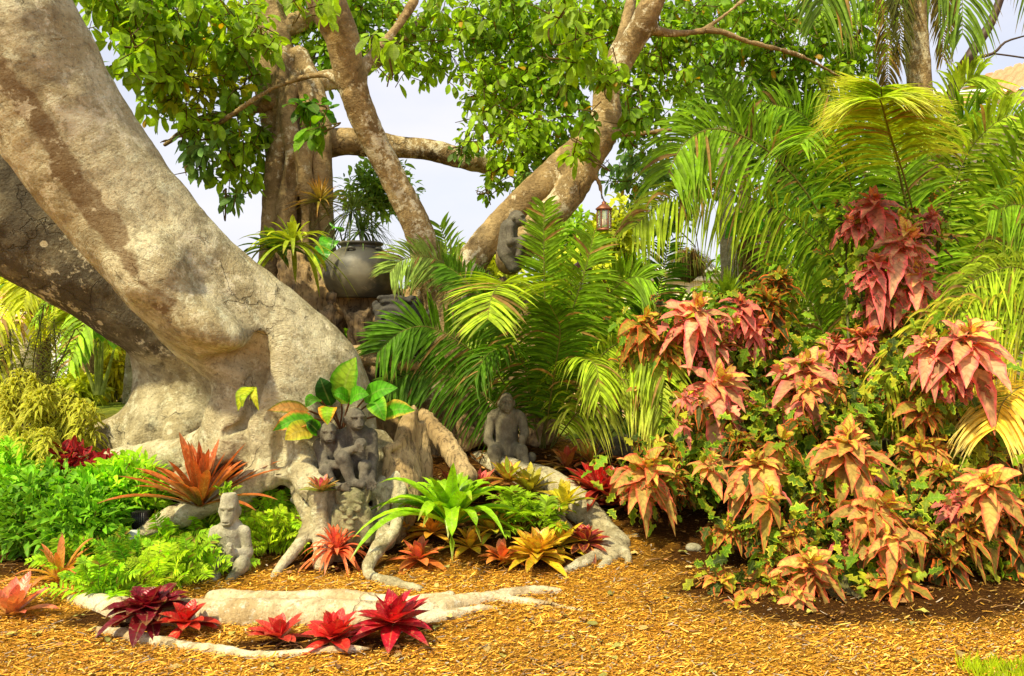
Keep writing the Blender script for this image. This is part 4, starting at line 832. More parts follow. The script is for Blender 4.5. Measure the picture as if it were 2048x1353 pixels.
palm('golden_palm', 'sunlit golden feather palm drooping at the right edge over the copperleaf', P(2200, 1050, 6)*[1, 1, 0], [
 ([(2200, 1000, 6), (2150, 740, 5.9), (2050, 630, 5.8), (1930, 625, 5.7), (1830, 680, 5.6), (1765, 770, 5.5)], .50, dict(col=PY_, col2=PGOLD, m=50, droop=.75, up=F_, w=.010)),
 ([(2200, 1000, 5.8), (2150, 820, 5.5), (2070, 770, 5.3), (2010, 800, 5.1), (1990, 860, 5.0)], .46, dict(col=PGOLD, col2=lin(250, 235, 150), m=50, droop=.7, w=.009, spread=1.1)),
 ([(2200, 1000, 6), (2140, 650, 6), (2050, 540, 5.9), (1950, 560, 5.8), (1890, 640, 5.7)], .46, dict(col=PY_, m=46, droop=.6, up=F_, w=.010)),
 ([(2200, 1000, 6), (2120, 850, 5.8), (2020, 760, 5.7), (1920, 780, 5.6), (1860, 850, 5.5)], .42, dict(col=PGOLD*.85, m=46, droop=.85, up=F_, w=.009)),
 ([(2200, 1000, 6.2), (2130, 560, 6.2), (2060, 420, 6.1), (1980, 420, 6)], .46, dict(col=PG, m=44, droop=.5, up=F_, w=.011))])
def stemsof(o): pass

# ================================================================ STUMP, LOGS, JAR, STONES
ST = thing('root_stump', 'craggy weathered stump under the big dark jar, heaped with broken roots', 'stump', G(720, 960))
def craggy(s):
    s.ell(P(735, 600, 6.75), (.30, .2, .10), .05, sub=True); s.cap(P(675, 620, 6.5), P(690, 720, 6.5), .05, .04, .03, sub=True)
    s.ell(P(750, 700, 6.5), (.12, .2, .1), .05, sub=True); s.ell(P(800, 770, 6.4), (.3, .2, .2), .06, sub=True)
V, Fq, al = build_sdf([ch([(600, 560, 7.1, 45), (620, 640, 7.0, 60), (640, 760, 6.9, 70), (650, 880, 6.8, 70)], .08), ch([(660, 590, 7.0, 40), (720, 615, 7.0, 48), (790, 620, 7.0, 50), (860, 610, 7.0, 45)], .06),
   ch([(720, 600, 6.85, 32), (715, 660, 6.7, 30), (728, 720, 6.7, 26), (745, 860, 6.7, 40)], .04), ch([(860, 610, 7, 40), (880, 700, 7, 60), (900, 850, 7, 90)], .08), ch([(780, 640, 7, 60), (800, 760, 7, 80), (820, 900, 6.9, 90)], .08),
   ch([(900, 580, 6.9, 26), (960, 570, 6.9, 24), (1040, 600, 7, 30), (1060, 700, 7, 50), (1060, 850, 7, 60)], .06), ch([(580, 500, 7.2, 30), (590, 560, 7.1, 32)], .05), ch([(650, 650, 6.6, 18), (672, 600, 6.7, 14), (680, 560, 6.8, 12)], .03)], .022, subs=[craggy])
nn = vnormals(V, Fq); V = V+nn*(.05*fbm(V*5, 3)+.045*(1-np.abs(fbm(V*np.array([14, 14, 6]), 3, 4))*2.2))[:, None]
mesh_obj('stump_body', V, Fq, M_ROT, ST)
def log(name, label, pts, mat=M_DRIFT, cat='log', k=.04, h=.014, amp=.02, sc=(24, 24, 7)):
    V, Fq, al = build_sdf([ch(pts, k)] if not isinstance(pts[0], list) else [ch(p, k) for p in pts], h); nn = vnormals(V, Fq)
    V = V+nn*(amp*fbm(V*np.array(sc), 4, 3)+amp*.8*fbm(V*6, 2))[:, None]; c = V.mean(0)
    o = mesh_obj(name, V, Fq, mat, None, loc=c); return tag(o, label, cat)
log('fallen_log', 'short cracked grey brown log lying level between the trunk and the dark stone head', [(690, 712, 6.45, 17), (740, 712, 6.4, 20), (800, 722, 6.4, 17), (830, 728, 6.4, 12)], sc=(5, 24, 26))
log('driftwood_stump', 'pale twisted driftwood stump standing right of the paired stone apes', [[(826, 825, 5.75, 13), (815, 870, 5.75, 22), (808, 930, 5.7, 34), (805, 1000, 5.6, 36), (790, 1060, 5.5, 30)], [(772, 900, 5.6, 9), (800, 885, 5.65, 9), (815, 860, 5.7, 10)], [(776, 920, 5.6, 12), (775, 1000, 5.55, 14), (765, 1060, 5.5, 16)], [(845, 850, 5.8, 8), (848, 920, 5.8, 14), (850, 980, 5.8, 16)]], cat='stump', k=.03, h=.011)
log('leaning_log', 'pale brown log leaning up to the left behind the bright green crinum', [(845, 825, 6.3, 9), (870, 860, 6.1, 17), (905, 905, 5.9, 20), (935, 950, 5.75, 18)], k=.03, h=.011)
log('broken_root', 'dark hooked broken root hanging above the leaf litter left of the seated ape', [[(930, 800, 6.7, 12), (925, 850, 6.6, 16), (950, 880, 6.6, 14), (975, 860, 6.6, 8)], [(880, 780, 6.8, 12), (905, 850, 6.7, 14), (930, 890, 6.6, 14)]], M_ROT, 'root', .03, .012)
JR = thing('clay_jar', 'large round dark glazed jar with a narrow rim on top of the stump', 'jar', P(722, 592, 6.9))
jc = P(722, 592, 6.9); s_ = PX(74, 6.9)
g = Geo(); prof = [(0, -.05), (.6, -.05), (.72, 0), (.90, .18), (1.0, .45), (1.0, .66), (.93, .92), (.80, 1.10), (.64, 1.22), (.55, 1.27), (.53, 1.30), (.53, 1.34), (.60, 1.37), (.61, 1.42), (.56, 1.44), (.49, 1.42), (.47, 1.32), (.5, 1.2), (.8, .9), (.9, .5)]
lathe(g, jc, [(r*s_, z*s_) for r, z in spline(np.array(prof), 60)], sides=56); g.build('body', M_JAR, JR)
for aa in (-1.75, -.6):
    g = Geo(); q = jc+np.array([math.cos(aa)*.66*s_, math.sin(aa)*.66*s_, 1.19*s_]); tube(g, spline([q+[-.035, 0, -.02], q+[-.02, -.03, .012], q+[.02, -.03, .012], q+[.035, 0, -.02]], 8), .012, sides=6); g.build('handle', M_JAR, JR)

def statue(name, label, cat, loc, prims, mat, h=.009, k=.022, rotz=0, scale=1, amp=.004, nsc=22, ridge=None, group=None):
    pts = []
    for p in prims:
        if p[0].endswith('c'): pts += [p[1:4], p[4:7]]
        else: pts += [np.array(p[1:4])-max(p[4:7]), np.array(p[1:4])+max(p[4:7])]
    pts = np.array(pts, float); s = SDF(pts.min(0)-.12, pts.max(0)+.12, h)
    for p in prims:
        sub = p[0][0] == '-'; kk = k*(.35 if sub else 1)
        if p[0].endswith('c'): s.cap(p[1:4], p[4:7], p[7], p[8], p[9] if len(p) > 9 else kk, sub=sub)
        else: s.ell(p[1:4], p[4:7], p[10] if len(p) > 10 else kk, *[math.radians(v) for v in (p[7:10] if len(p) > 7 else (0, 0, 0))], sub=sub)
    V, Fq = s.mesh(); nn = vnormals(V, Fq); V = V+nn*(amp*fbm(V*nsc, 3, 2)+amp*.5*fbm(V*nsc*3, 2, 7))[:, None]
    if ridge: V = V+nn*ridge(V)[:, None]
    V = V*scale; c, s2 = math.cos(rotz), math.sin(rotz); V = V@np.array([[c, s2, 0], [-s2, c, 0], [0, 0, 1]])
    o = mesh_obj(name, V+np.asarray(loc), Fq, mat, None, loc=loc); return tag(o, label, cat, group)
def face(x, y, z, s=1., yaw=0):
    """ape head looking to -y; returns prims"""
    c, sn = math.cos(yaw), math.sin(yaw)
    def T(a, b, cc): return (x+(a*c-b*sn)*s, y+(a*sn+b*c)*s, z+cc*s)
    R = math.degrees(yaw); e = lambda a, b, cc, r1, r2, r3, k=None: (('e',)+T(a, b, cc)+(r1*s, r2*s, r3*s, 0, 0, R)+((k,) if k else ()))
    m = lambda a, b, cc, r1, r2, r3: (('-e',)+T(a, b, cc)+(r1*s, r2*s, r3*s, 0, 0, R, .006))
    return [e(0, 0, 0, .082, .092, .095), e(0, -.055, -.035, .055, .055, .045), e(0, -.085, -.048, .04, .035, .032), e(0, -.075, .028, .066, .022, .014, .012), e(0, -.09, -.01, .014, .02, .026, .01),
            e(-.085, .01, -.005, .018, .022, .03, .01), e(.085, .01, -.005, .018, .022, .03, .01), m(-.032, -.088, .008, .017, .018, .011), m(.032, -.088, .008, .017, .018, .011), e(-.032, -.08, .007, .010, .010, .008, .004), e(.032, -.08, .007, .010, .010, .008, .004),
            m(0, -.122, -.058, .034, .02, .0045), m(-.012, -.118, -.033, .006, .01, .005), m(.012, -.118, -.033, .006, .01, .005)]
def hand(x, y, z, dx, dz, s=1.):
    out = [('e', x, y, z, .032*s, .022*s, .03*s)]
    for i in range(4):
        o = (i-1.5)*.014*s; out.append(('c', x+o*abs(dz)+dx*.01, y-.012, z+o*abs(dx)+dz*.01, x+o*abs(dz)*1.2+dx*(.055-.006*abs(i-1.5))*s, y-.02, z+o*abs(dx)*1.2+dz*(.055-.006*abs(i-1.5))*s, .0085*s, .0065*s, .004))
    out.append(('c', x+.02*s*abs(dz), y-.01, z+.02*s*abs(dx), x+.035*s*abs(dz)+dx*.025*s, y-.022, z+.035*s*abs(dx)+dz*.025*s, .009*s, .007*s, .004)); return out
# seated ape
b = G(1012, 925)
statue('stone_ape', 'grey stone ape with bowed round head seated alone on the mound under the palm', 'statue', b, face(0, -.06, .50, .92)+[
 ('c', 0, .06, .12, 0, .02, .36, .135, .125), ('c', -.12, .02, .38, .12, .02, .38, .06, .06), ('e', 0, 0, .45, .07, .07, .06),
 ('c', -.165, 0, .36, -.195, -.06, .20, .055, .046), ('c', -.195, -.06, .20, -.12, -.15, .12, .046, .036), ('c', .165, 0, .36, .19, -.07, .25, .055, .046), ('c', .19, -.07, .25, .16, -.15, .20, .045, .036)]+hand(-.10, -.17, .10, 0, -1)+hand(.15, -.17, .20, 0, 1)+[
 ('c', -.09, 0, .09, -.14, -.16, .11, .085, .065), ('c', -.14, -.17, .10, -.12, -.20, .0, .058, .042), ('c', .09, 0, .09, .15, -.16, .11, .085, .065), ('c', .15, -.17, .10, .19, -.22, .0, .058, .042), ('c', -.12, -.2, -.01, -.12, -.28, -.01, .036, .028), ('c', .19, -.22, -.01, .22, -.30, -.01, .036, .028), ('e', .26, -.1, .05, .05, .05, .045)],
 stonemat('speckled_grey_stone', (.24, .21, .13), (.13, .11, .065), (.05, .045, .02), .5), scale=np.array([.78, .8, .98]), h=.009, k=.016, rotz=.08)
# praying monkey
b = G(460, 1143)
pm = [('e', 0, .0, .40, .075, .07, .115), ('c', 0, 0, .40, 0, 0, .475, .072, .066), ('-e', 0, 0, .575, .14, .14, .06), ('e', 0, -.05, .355, .05, .05, .04), ('e', 0, -.068, .335, .042, .03, .022, 0, 0, 0, .008), ('e', 0, -.075, .385, .014, .02, .03, 0, 0, 0, .01), ('e', 0, -.062, .435, .058, .016, .012, 0, 0, 0, .01),
 ('-e', -.03, -.072, .412, .016, .014, .009), ('-e', .03, -.072, .412, .016, .014, .009), ('-e', 0, -.10, .338, .034, .02, .004), ('e', -.078, .01, .40, .014, .02, .032, 0, 0, 0, .008), ('e', .078, .01, .40, .014, .02, .032, 0, 0, 0, .008),
 ('c', 0, .03, .06, 0, .02, .25, .10, .105), ('c', -.085, .01, .265, .085, .01, .265, .045, .045), ('c', 0, 0, .26, 0, 0, .32, .05, .045),
 ('c', -.12, .0, .26, -.145, -.02, .12, .042, .036), ('c', -.145, -.02, .12, -.05, -.12, .10, .036, .028), ('c', .12, 0, .26, .15, -.02, .13, .042, .036), ('c', .15, -.02, .13, .04, -.12, .15, .036, .026), ('c', .035, -.12, .09, .045, -.13, .20, .034, .026), ('e', .04, -.125, .15, .036, .03, .05),
 ('c', -.10, .03, .04, -.10, -.12, .07, .062, .052), ('c', -.10, -.13, .06, -.06, -.14, .0, .048, .036), ('c', .10, .03, .05, .13, -.12, .07, .065, .055), ('c', .13, -.12, .07, .08, -.15, .0, .05, .036), ('c', -.06, -.12, .0, -.05, -.19, -.01, .034, .026), ('c', .07, -.13, .0, .06, -.2, -.01, .034, .026), ('-e', -.06, -.17, .085, .02, .02, .012)]+hand(.04, -.135, .17, 0, 1, .8)+hand(-.04, -.14, .10, 0, -1, .8)
statue('stone_monkey', 'pale grey kneeling stone monkey with tall flat topped head and clasped hands between the ferns', 'statue', b, pm, M_ST_PALE, h=.007, k=.016, amp=.0035, scale=np.array([.80, .82, .95]))
# pair
b = P(700, 962, 5.45)
pr = [ # larger ape (right)
 ('c', .05, .05, .08, .05, .03, .30, .10, .095), ('c', -.02, .01, .32, .13, .02, .31, .05, .05), ('c', .04, 0, .33, .03, -.02, .39, .055, .05), ('c', -.055, 0, .31, -.06, -.06, .19, .045, .036), ('c', -.06, -.06, .19, .06, -.13, .24, .034, .028), ('e', .10, -.14, .275, .042, .042, .042),
 ('c', .14, .02, .31, .165, -.03, .16, .048, .038), ('c', .165, -.03, .16, .17, -.12, .03, .036, .026), ('c', 0, 0, .06, -.02, -.14, .18, .055, .05), ('c', -.02, -.14, .18, .04, -.15, .02, .048, .034), ('c', .04, -.15, .02, .12, -.18, .01, .03, .024), ('c', .13, 0, .05, .12, -.10, .12, .055, .045), ('c', .12, -.10, .12, .12, -.14, .02, .04, .03)]+hand(.08, -.16, .25, 1, 0, .9)+hand(.165, -.15, .03, .3, -1, 1.1)+[
 # smaller ape (left)
 ('c', -.16, .06, .06, -.14, .04, .24, .09, .085), ('c', -.21, .03, .25, -.10, .02, .27, .042, .045), ('c', -.215, .02, .245, -.16, -.08, .13, .042, .036), ('c', -.16, -.08, .13, -.06, -.12, .13, .034, .028), ('c', -.18, 0, .04, -.14, -.12, .09, .05, .046), ('c', -.14, -.12, .09, -.08, -.16, .0, .042, .032), ('c', -.08, -.15, .0, .02, -.2, -.01, .03, .022)]+hand(-.04, -.13, .13, 1, 0, .9)+hand(0, -.2, .0, 1, 0, .9)
pr += face(.045, -.03, .43, .82, .55)+face(-.14, -.03, .335, .76, .35)
statue('stone_ape_pair', 'two dark stone apes huddled together, the larger holding a round fruit', 'statue', b, pr, M_ST_GREY, h=.0065, k=.010, amp=.0035)
# ape on stem
b = P(1020, 508, 6.5)
statue('stone_ape', 'small dark stone ape in profile perched high on the leaning stem with folded arms', 'statue', b, face(.06, -.01, .33, .85, math.pi/2-.3)+[
 ('c', -.03, .02, .04, -.01, .01, .24, .095, .085), ('c', 0, .07, .25, 0, -.07, .25, .045, .045), ('c', 0, 0, .27, .03, 0, .31, .055, .05), ('c', 0, -.09, .24, .0, -.11, .10, .042, .034), ('c', 0, -.11, .10, .13, -.06, .13, .034, .026), ('c', 0, .09, .24, .02, .09, .12, .04, .034), ('c', .02, .09, .12, .13, .0, .15, .03, .025),
 ('c', 0, -.05, .03, .12, -.07, .12, .055, .045), ('c', .12, -.07, .12, .08, -.08, -.02, .04, .03), ('c', 0, .05, .03, .12, .05, .12, .05, .045), ('c', .12, .05, .12, .09, .05, -.02, .04, .03), ('c', -.02, 0, .0, .03, 0, -.12, .09, .06)]+hand(.13, -.07, .15, 1, 0, .8), stonemat('lichened_dark_stone', (.17, .155, .11), (.08, .07, .05)), h=.0075, amp=.003, scale=.86)
# guardian face stone
b = P(706, 1085, 5.30); b[2] = .10
def gr_(V): return -.006*(np.sin(V[:, 2]*150) > .2)*(np.abs(V[:, 0]) < .028)*(V[:, 1] < -.06)*(V[:, 2] < .19)*(V[:, 2] > .05)
statue('stone_guardian_head', 'mossy carved stone head with bulging eyes and tall ears set among the roots', 'statue', b, [
 ('c', 0, .02, .05, 0, .02, .30, .125, .11), ('e', 0, -.03, .33, .085, .07, .075), ('e', -.105, 0, .34, .026, .03, .06, 0, -8, 0), ('e', .105, 0, .345, .032, .03, .075, 0, 8, 0), ('-e', .108, -.03, .35, .014, .02, .045, 0, 8, 0),
 ('e', -.05, -.09, .275, .034, .026, .03, 0, 0, 0, .006), ('e', .05, -.09, .275, .034, .026, .03, 0, 0, 0, .006), ('-e', -.05, -.117, .275, .014, .012, .013), ('-e', .05, -.117, .275, .014, .012, .013), ('e', -.05, -.085, .32, .045, .02, .012, 0, -20, 0, .006), ('e', .05, -.085, .32, .045, .02, .012, 0, 20, 0, .006),
 ('e', 0, -.11, .245, .026, .03, .03, 0, 0, 0, .006), ('e', 0, -.105, .21, .07, .025, .014, 0, 0, 0, .006), ('c', 0, -.105, .19, 0, -.11, .05, .026, .03, .006), ('-e', -.06, -.12, .19, .025, .02, .01), ('-e', .06, -.12, .19, .025, .02, .01), ('c', -.10, -.03, .22, -.12, -.03, .05, .05, .055), ('c', .10, -.03, .22, .12, -.03, .05, .05, .055)], M_ST_MOSS, h=.007, k=.02, amp=.006, nsc=34, ridge=gr_, scale=np.array([.88, .9, .95]))
statue('stone_block', 'small rounded mossy stone beside the guardian head', 'stone', np.array([*(G(748, 1090)[:2]+[.02, .1]), .03]), [('c', 0, 0, 0, .0, 0, .13, .035, .03), ('e', 0, 0, .02, .04, .04, .04)], M_ST_MOSS, h=.008)
# round carved head behind palm
b = P(795, 735, 6.6)
def swirl(V): a = np.arctan2(V[:, 2]-.36, V[:, 0]+.05); r = np.hypot(V[:, 2]-.36, V[:, 0]+.05); return .008*np.sin(r*120+a*1.)*(V[:, 2] > .15)
statue('stone_lion_head', 'big charcoal stone head carved with swirling curls behind the left arching palm frond', 'statue', b, [('e', 0, 0, .40, .19, .17, .20), ('c', 0, .02, -.12, 0, .02, .3, .17, .17), ('e', -.03, -.14, .33, .09, .08, .08), ('e', -.06, -.15, .42, .045, .03, .03, 0, 0, 0, .008), ('e', .07, -.15, .42, .045, .03, .03, 0, 0, 0, .008), ('-e', -.06, -.182, .415, .02, .015, .012), ('-e', .07, -.18, .415, .02, .015, .012), ('-e', -.02, -.2, .29, .06, .03, .012), ('e', -.17, 0, .5, .04, .04, .05), ('e', .15, 0, .54, .05, .04, .05), ('c', -.12, -.1, .56, .12, -.1, .56, .03, .03)], M_ST_HEAD, h=.011, ridge=swirl)
# reclining folded stone figure
b = G(1240, 925)+[0, .1, 0]
def folds(V): return .010*np.sin((V[:, 0]*1.2+V[:, 2])*70+4*fbm(V*6, 2))
statue('reclining_stone_figure', 'low grey stone figure lying in folded drapery behind the dark red bromeliad', 'statue', b, [('e', .02, 0, .10, .22, .10, .10), ('e', -.17, -.02, .11, .07, .07, .075), ('c', .1, 0, .12, .28, -.04, .05, .09, .04), ('e', -.21, -.06, .10, .03, .03, .03), ('c', -.08, -.08, .10, .1, -.1, .04, .035, .03), ('-e', -.19, -.085, .13, .01, .012, .008)], stonemat('banded_grey_stone', (.20, .17, .11), (.05, .045, .035)), h=.009, ridge=folds)
for k_, (px, py, s_, lb) in enumerate([(1408, 1066, .035, 'small pale stone on the mulch behind the larger flat one'), (1385, 1100, .05, 'pale flat stone on the dark mulch right of the clawed root'), (600, 1010, .06, 'small round stone tucked under the root fork behind the ferns')]):
    b = G(px, py) if k_ < 2 else P(598, 1005, 5.45)
    statue('loose_stone', lb, 'stone', b, [('e', 0, 0, s_*.3, s_, s_*.8, s_*.6), ('e', s_*.7, 0, s_*.2, s_*.6, s_*.5, s_*.4)], M_ST_PALE, h=.006)

# ================================================================ LANTERNS, BASKET, SPOTLIGHT
def lantern(label, px, py, d, h_px, hang):
    s = PX(h_px, d); b = P(px, py, d); o = thing('lantern', label, 'lantern', b, 'copper lanterns hung from the trees')
    w_ = .25*s
    g = Geo(); lathe(g, b, [(0, 0), (w_*1.05, 0), (w_*1.12, .03*s), (w_*.9, .07*s), (w_*.85, .09*s), (0, .09*s)], sides=6); g.build('base', M_COPPER, o)
    g = Geo(); lathe(g, b, [(w_*.95, .66*s), (w_*1.12, .68*s), (w_*1.1, .71*s), (w_*.45, .84*s), (w_*.3, .86*s), (w_*.3, .92*s), (w_*.12, .95*s), (0, .96*s)], sides=6); g.build('roof', M_COPPER, o)
    for k in range(6):
        a = k*PI/3; q = b+np.array([math.cos(a)*w_*.88, math.sin(a)*w_*.88, .08*s]); g = Geo(); tube(g, spline([q, q+[0, 0, .6*s]], 3), .012*s*2, sides=4); g.build('frame_bar', M_COPPER, o)
    g = Geo(); lathe(g, b+[0, 0, .085*s], [(w_*.84, 0), (w_*.84, .58*s)], sides=6); g.build('glass_panes', M_GLASS, o)
    g = Geo(); lathe(g, b+[0, 0, .085*s], [(0, 0), (w_*.3, 0), (w_*.3, .28*s), (0, .29*s)], sides=16); g.build('candle', M_STUCCO, o)
    g = Geo(); t_ = b+np.array([0, 0, .95*s]); e = P(*hang); tube(g, spline([t_, (t_+e)/2, e], 8), .006, sides=5); g.build('hanging_wire', M_DARKWOOD, o)
lantern('rusty copper hexagonal lantern hanging in the open from the leaning stem', 1208, 462, 6.3, 62, (1203, 390, 6.7))
lantern('lower copper lantern half hidden behind the palm fronds', 1160, 596, 7.9, 82, (1165, 470, 8))
BK = thing('hanging_basket', 'round hanging moss basket with trailing roots in front of the cream building', 'basket', P(1377, 535, 8))
c = P(1377, 535, 8); r_ = np.random.default_rng(8)
s = SDF(c-.35, c+.35, .02); s.ell(c, (PX(32, 8), PX(32, 8), PX(26, 8)), .02); V, Fq = s.mesh(); nn = vnormals(V, Fq); V = V+nn*(.04*fbm(V*16, 3))[:, None]; mesh_obj('moss_ball', V, Fq, woodmat('moss_fibre', (.22, .17, .05), (.10, .08, .02)), BK)
n = 420; u = nrm(r_.normal(size=(n, 3))); u[:, 2] = np.abs(u[:, 2]); oo = c+u*PX(28, 8)
g = Geo(); ribbons(g, arcs(oo, nrm(u+[0, 0, .3]), .12+.26*r_.random(n), 1.1+0*oo[:, 0], 7), .006*profile('blade', 7), nrm(u+.01), np.where(r_.random((n, 1)) < .55, lin(170, 185, 50, .9), lin(165, 125, 55, .8))*(.5+.8*r_.random((n, 1)))); g.build('trailing_leaves', M_BACK, BK)
g = Geo(); e = P(1385, 380, 8); 
for dx in (-.12, .12): tube(g, spline([c+[dx, 0, .05], (c+e)/2+[dx*.4, 0, 0], e], 6), .005, sides=5)
g.build('hanging_wire', M_DARKWOOD, BK)
SL = thing('garden_spotlight', 'black garden spotlight with a ribbed back hidden in the ferns left of the kneeling monkey', 'light', G(284, 1130)); b = P(284, 1056, 5.3)
g = Geo(); lathe(g, b, [(0, 0), (.045, 0), (.05, .05), (.045, .1), (0, .1)], sides=18)
g.build('housing', M_BLACK, SL)
g = Geo()
for k in range(7): box(g, b+[(k-3)*.013, 0, .06], (.005, .12, .11))
g.build('cooling_fins', M_BLACK, SL)
g = Geo(); tube(g, spline([b, [b[0], b[1], float(hgt(b[0], b[1]))-.02]], 3), .008); g.build('stake', M_BLACK, SL)
SG = thing('plant_marker', 'blank pale grey marker plate standing in the ferns beside the spotlight', 'marker', G(266, 1140)); b = P(266, 1072, 5.15)
g = Geo(); box(g, b, (.085, .008, .075), R=Matrix.Rotation(-.25, 3, 'X')); g.build('plate', simple('grey_plate', (.45, .5, .48), .5, ns=8, var=.15), SG)
g = Geo(); tube(g, spline([b+[0, .006, 0], [b[0], b[1]+.01, float(hgt(b[0], b[1]))-.02]], 3), .005); g.build('stake', M_BLACK, SG)

# ================================================================ COPPERLEAF SHRUBS
PAL = {'pink': (lin(220, 170, 128), lin(255, 125, 122, 1.1), lin(238, 215, 90)), 'copper': (lin(170, 150, 58), lin(252, 132, 76), lin(225, 215, 55)),
       'red': (lin(212, 140, 118), lin(255, 120, 120, 1.15), lin(225, 140, 80)), 'gold': (lin(200, 172, 90), lin(255, 130, 90, 1.1), lin(235, 222, 84)), 'dark': (lin(90, 95, 35), lin(240, 120, 50), lin(160, 150, 40))}
def leafrosette(g, c, R, pal, r, n=24, tilt=.55, ax=None):
    a0, a1, a2 = PAL[pal]
    axis = nrm(np.array([r.normal()*.25, -tilt, .9])) if ax is None else nrm(ax)
    p1 = nrm(np.cross(axis, [1, .1, 0])); p2 = np.cross(axis, p1); k = np.arange(n); f = k/(n-1)
    az = k*2.39996+r.random()*6; th = np.radians(22+80*f**.8+r.normal(size=n)*9)
    d = axis*np.cos(th)[:, None]+(p1*np.cos(az)[:, None]+p2*np.sin(az)[:, None])*np.sin(th)[:, None]
    o = c-axis*(.03+.62*R*f[:, None])+r.normal(size=(n, 3))*.014; l = R*(.40+.62*np.clip(f*1.6, 0, 1))*(.6+.7*r.random(n)); npt = 9
    pa = arcs(o, d, l, (.15+.6*f)*(.5+.8*r.random(n)), npt)
    W = (l*(.15+.06*r.random(n)))[:, None]*profile('ovate', npt)*(1+.16*(np.arange(npt) % 2))
    mixf = np.clip(1.1-f*2.0, 0, 1)[:, None]; cc = (a0*(1-mixf)+a2*mixf)*(.65+.6*r.random((n, 1))); ee = a1*(.65+.55*r.random((n, 1)))*(1-mixf*.4)
    up = nrm(r.normal(size=(n, 3))*.28+axis*.9-(p1*np.cos(az)[:, None]+p2*np.sin(az)[:, None])*.1+np.array([0, 0, .3]))
    ribbons(g, pa, W, up, cc, ee, fold=.28, wave=.16)
def crinkle(g, c, R, n, r, cols, ll=.09):
    u = nrm(r.normal(size=(n, 3)))*(r.random((n, 1))**.5); o = np.asarray(c)+u*np.asarray(R); d = nrm(u*.6+r.normal(size=(n, 3))*.5+np.array([0, -.1, -.25])); l = ll*(.5+.8*r.random(n)); npt = 8
    ci = r.integers(0, len(cols), n); cc = np.array([q[0] for q in cols])[ci]*(.5+.8*r.random((n, 1))); ee = np.array([q[1] for q in cols])[ci]*(.5+.8*r.random((n, 1)))
    W = (l*.26)[:, None]*profile('oval', npt)*(1+.35*np.array([0, -1, 1, -1, 1, -1, 1, 0]))
    ribbons(g, arcs(o, d, l, .5*r.random(n), npt), W, nrm(np.array([0, -.5, .8])+r.normal(size=(n, 3))*.5), cc, ee, fold=.3, wave=.2)
def copperleaf(label, base, heads, seed, fill=60, back=None):
    r = np.random.default_rng(seed); b = G(*base); o = thing('copperleaf_shrub', label, 'shrub', b, 'copperleaf shrubs on the right')
    sg = Geo(); fg = Geo()
    gc = [(lin(150, 175, 40), lin(205, 190, 55)), (lin(70, 85, 22), lin(190, 100, 45)), (lin(100, 140, 28), lin(165, 190, 50)), (lin(60, 80, 20), lin(100, 120, 30)), (lin(180, 185, 45), lin(200, 205, 50)), (lin(120, 165, 30), lin(190, 205, 50)), (lin(100, 145, 24), lin(160, 195, 40)), (lin(135, 175, 35), lin(200, 215, 60))]
    for (px, py, d, R, pal) in heads:
        c = P(px, py-R*.35, d); rr = PX(R, d)*1.1
        g = Geo(); leafrosette(g, c, rr, pal, r, n=int(20+R/5))
        a_ = [PAL[pal][:2], PAL['red' if pal in ('pink', 'red') else 'copper'][:2], (PAL[pal][0]*.6, PAL[pal][1]*.8)]; crinkle(g, c+np.array([0, rr*.25, -rr*.75]), (rr*.75, rr*.45, rr*.65), int(22+R*.3), r, a_, max(.05, rr*.36)); g.build('leaf_rosette', M_SOFT, o)
        q = c+np.array([0, .12+rr*.5, -.15-rr*.7]); tube(sg, spline([b+(r.random(3)-.5)*[.25, .25, 0], (b+q)/2+[(r.random()-.5)*.2, .1, 0], q, c+[0, .01, -.02]], 10), np.linspace(.014, .005, 10), lin(120, 80, 40), 5)
        crinkle(fg, c+[0, rr*.9, -rr*.6], (rr*1.5, rr*1.0, rr*1.2), fill, r, gc, .10)
        
    for (px, py, d, rx, ry, n) in (back or []):
        crinkle(fg, P(px, py, d), (PX(rx, d), .35, PX(ry, d)), n, r, gc, .12)
        for j in range(max(3, n//45)):
            cc = P(px+(r.random()-.5)*2*rx, py+(r.random()-.5)*2*ry, d-.1-.25*r.random()); leafrosette(fg, cc, .09+.05*r.random(), ['dark', 'copper', 'dark', 'red'][j % 4], r, 14)
    for (px, py, d, rx, ry, n) in (back or []):
        for j in range(max(2, n//160)):
            cc = P(px+(r.random()-.5)*1.9*rx, py+(r.random()-.5)*1.8*ry, d-.25-.3*r.random()); leafrosette(fg, cc, .12+.07*r.random(), ['copper', 'gold', 'copper', 'pink', 'dark'][j % 5], r, 18)
    fg.build('foliage', M_SOFT, o); sg.build('stem', M_PLAIN_STEM, o); return o
copperleaf('tall copperleaf shrub with the highest red and pink clusters against the palm fronds', (1800, 1090), [(1748, 405, 6.2, 58, 'red'), (1715, 440, 6.3, 40, 'red'), (1800, 440, 6.4, 40, 'copper'), (1822, 480, 6.0, 72, 'pink'), (1752, 530, 6.0, 60, 'red'), (1835, 560, 6.0, 62, 'pink'), (1775, 590, 6.1, 52, 'red'), (1868, 430, 6.2, 36, 'red'),
  (1735, 680, 6.0, 56, 'red'), (1670, 690, 6.1, 46, 'red'), (1790, 660, 6.2, 44, 'copper')], 501, 50, [(1780, 640, 6.4, 80, 70, 200), (1760, 780, 6.3, 90, 80, 220)])
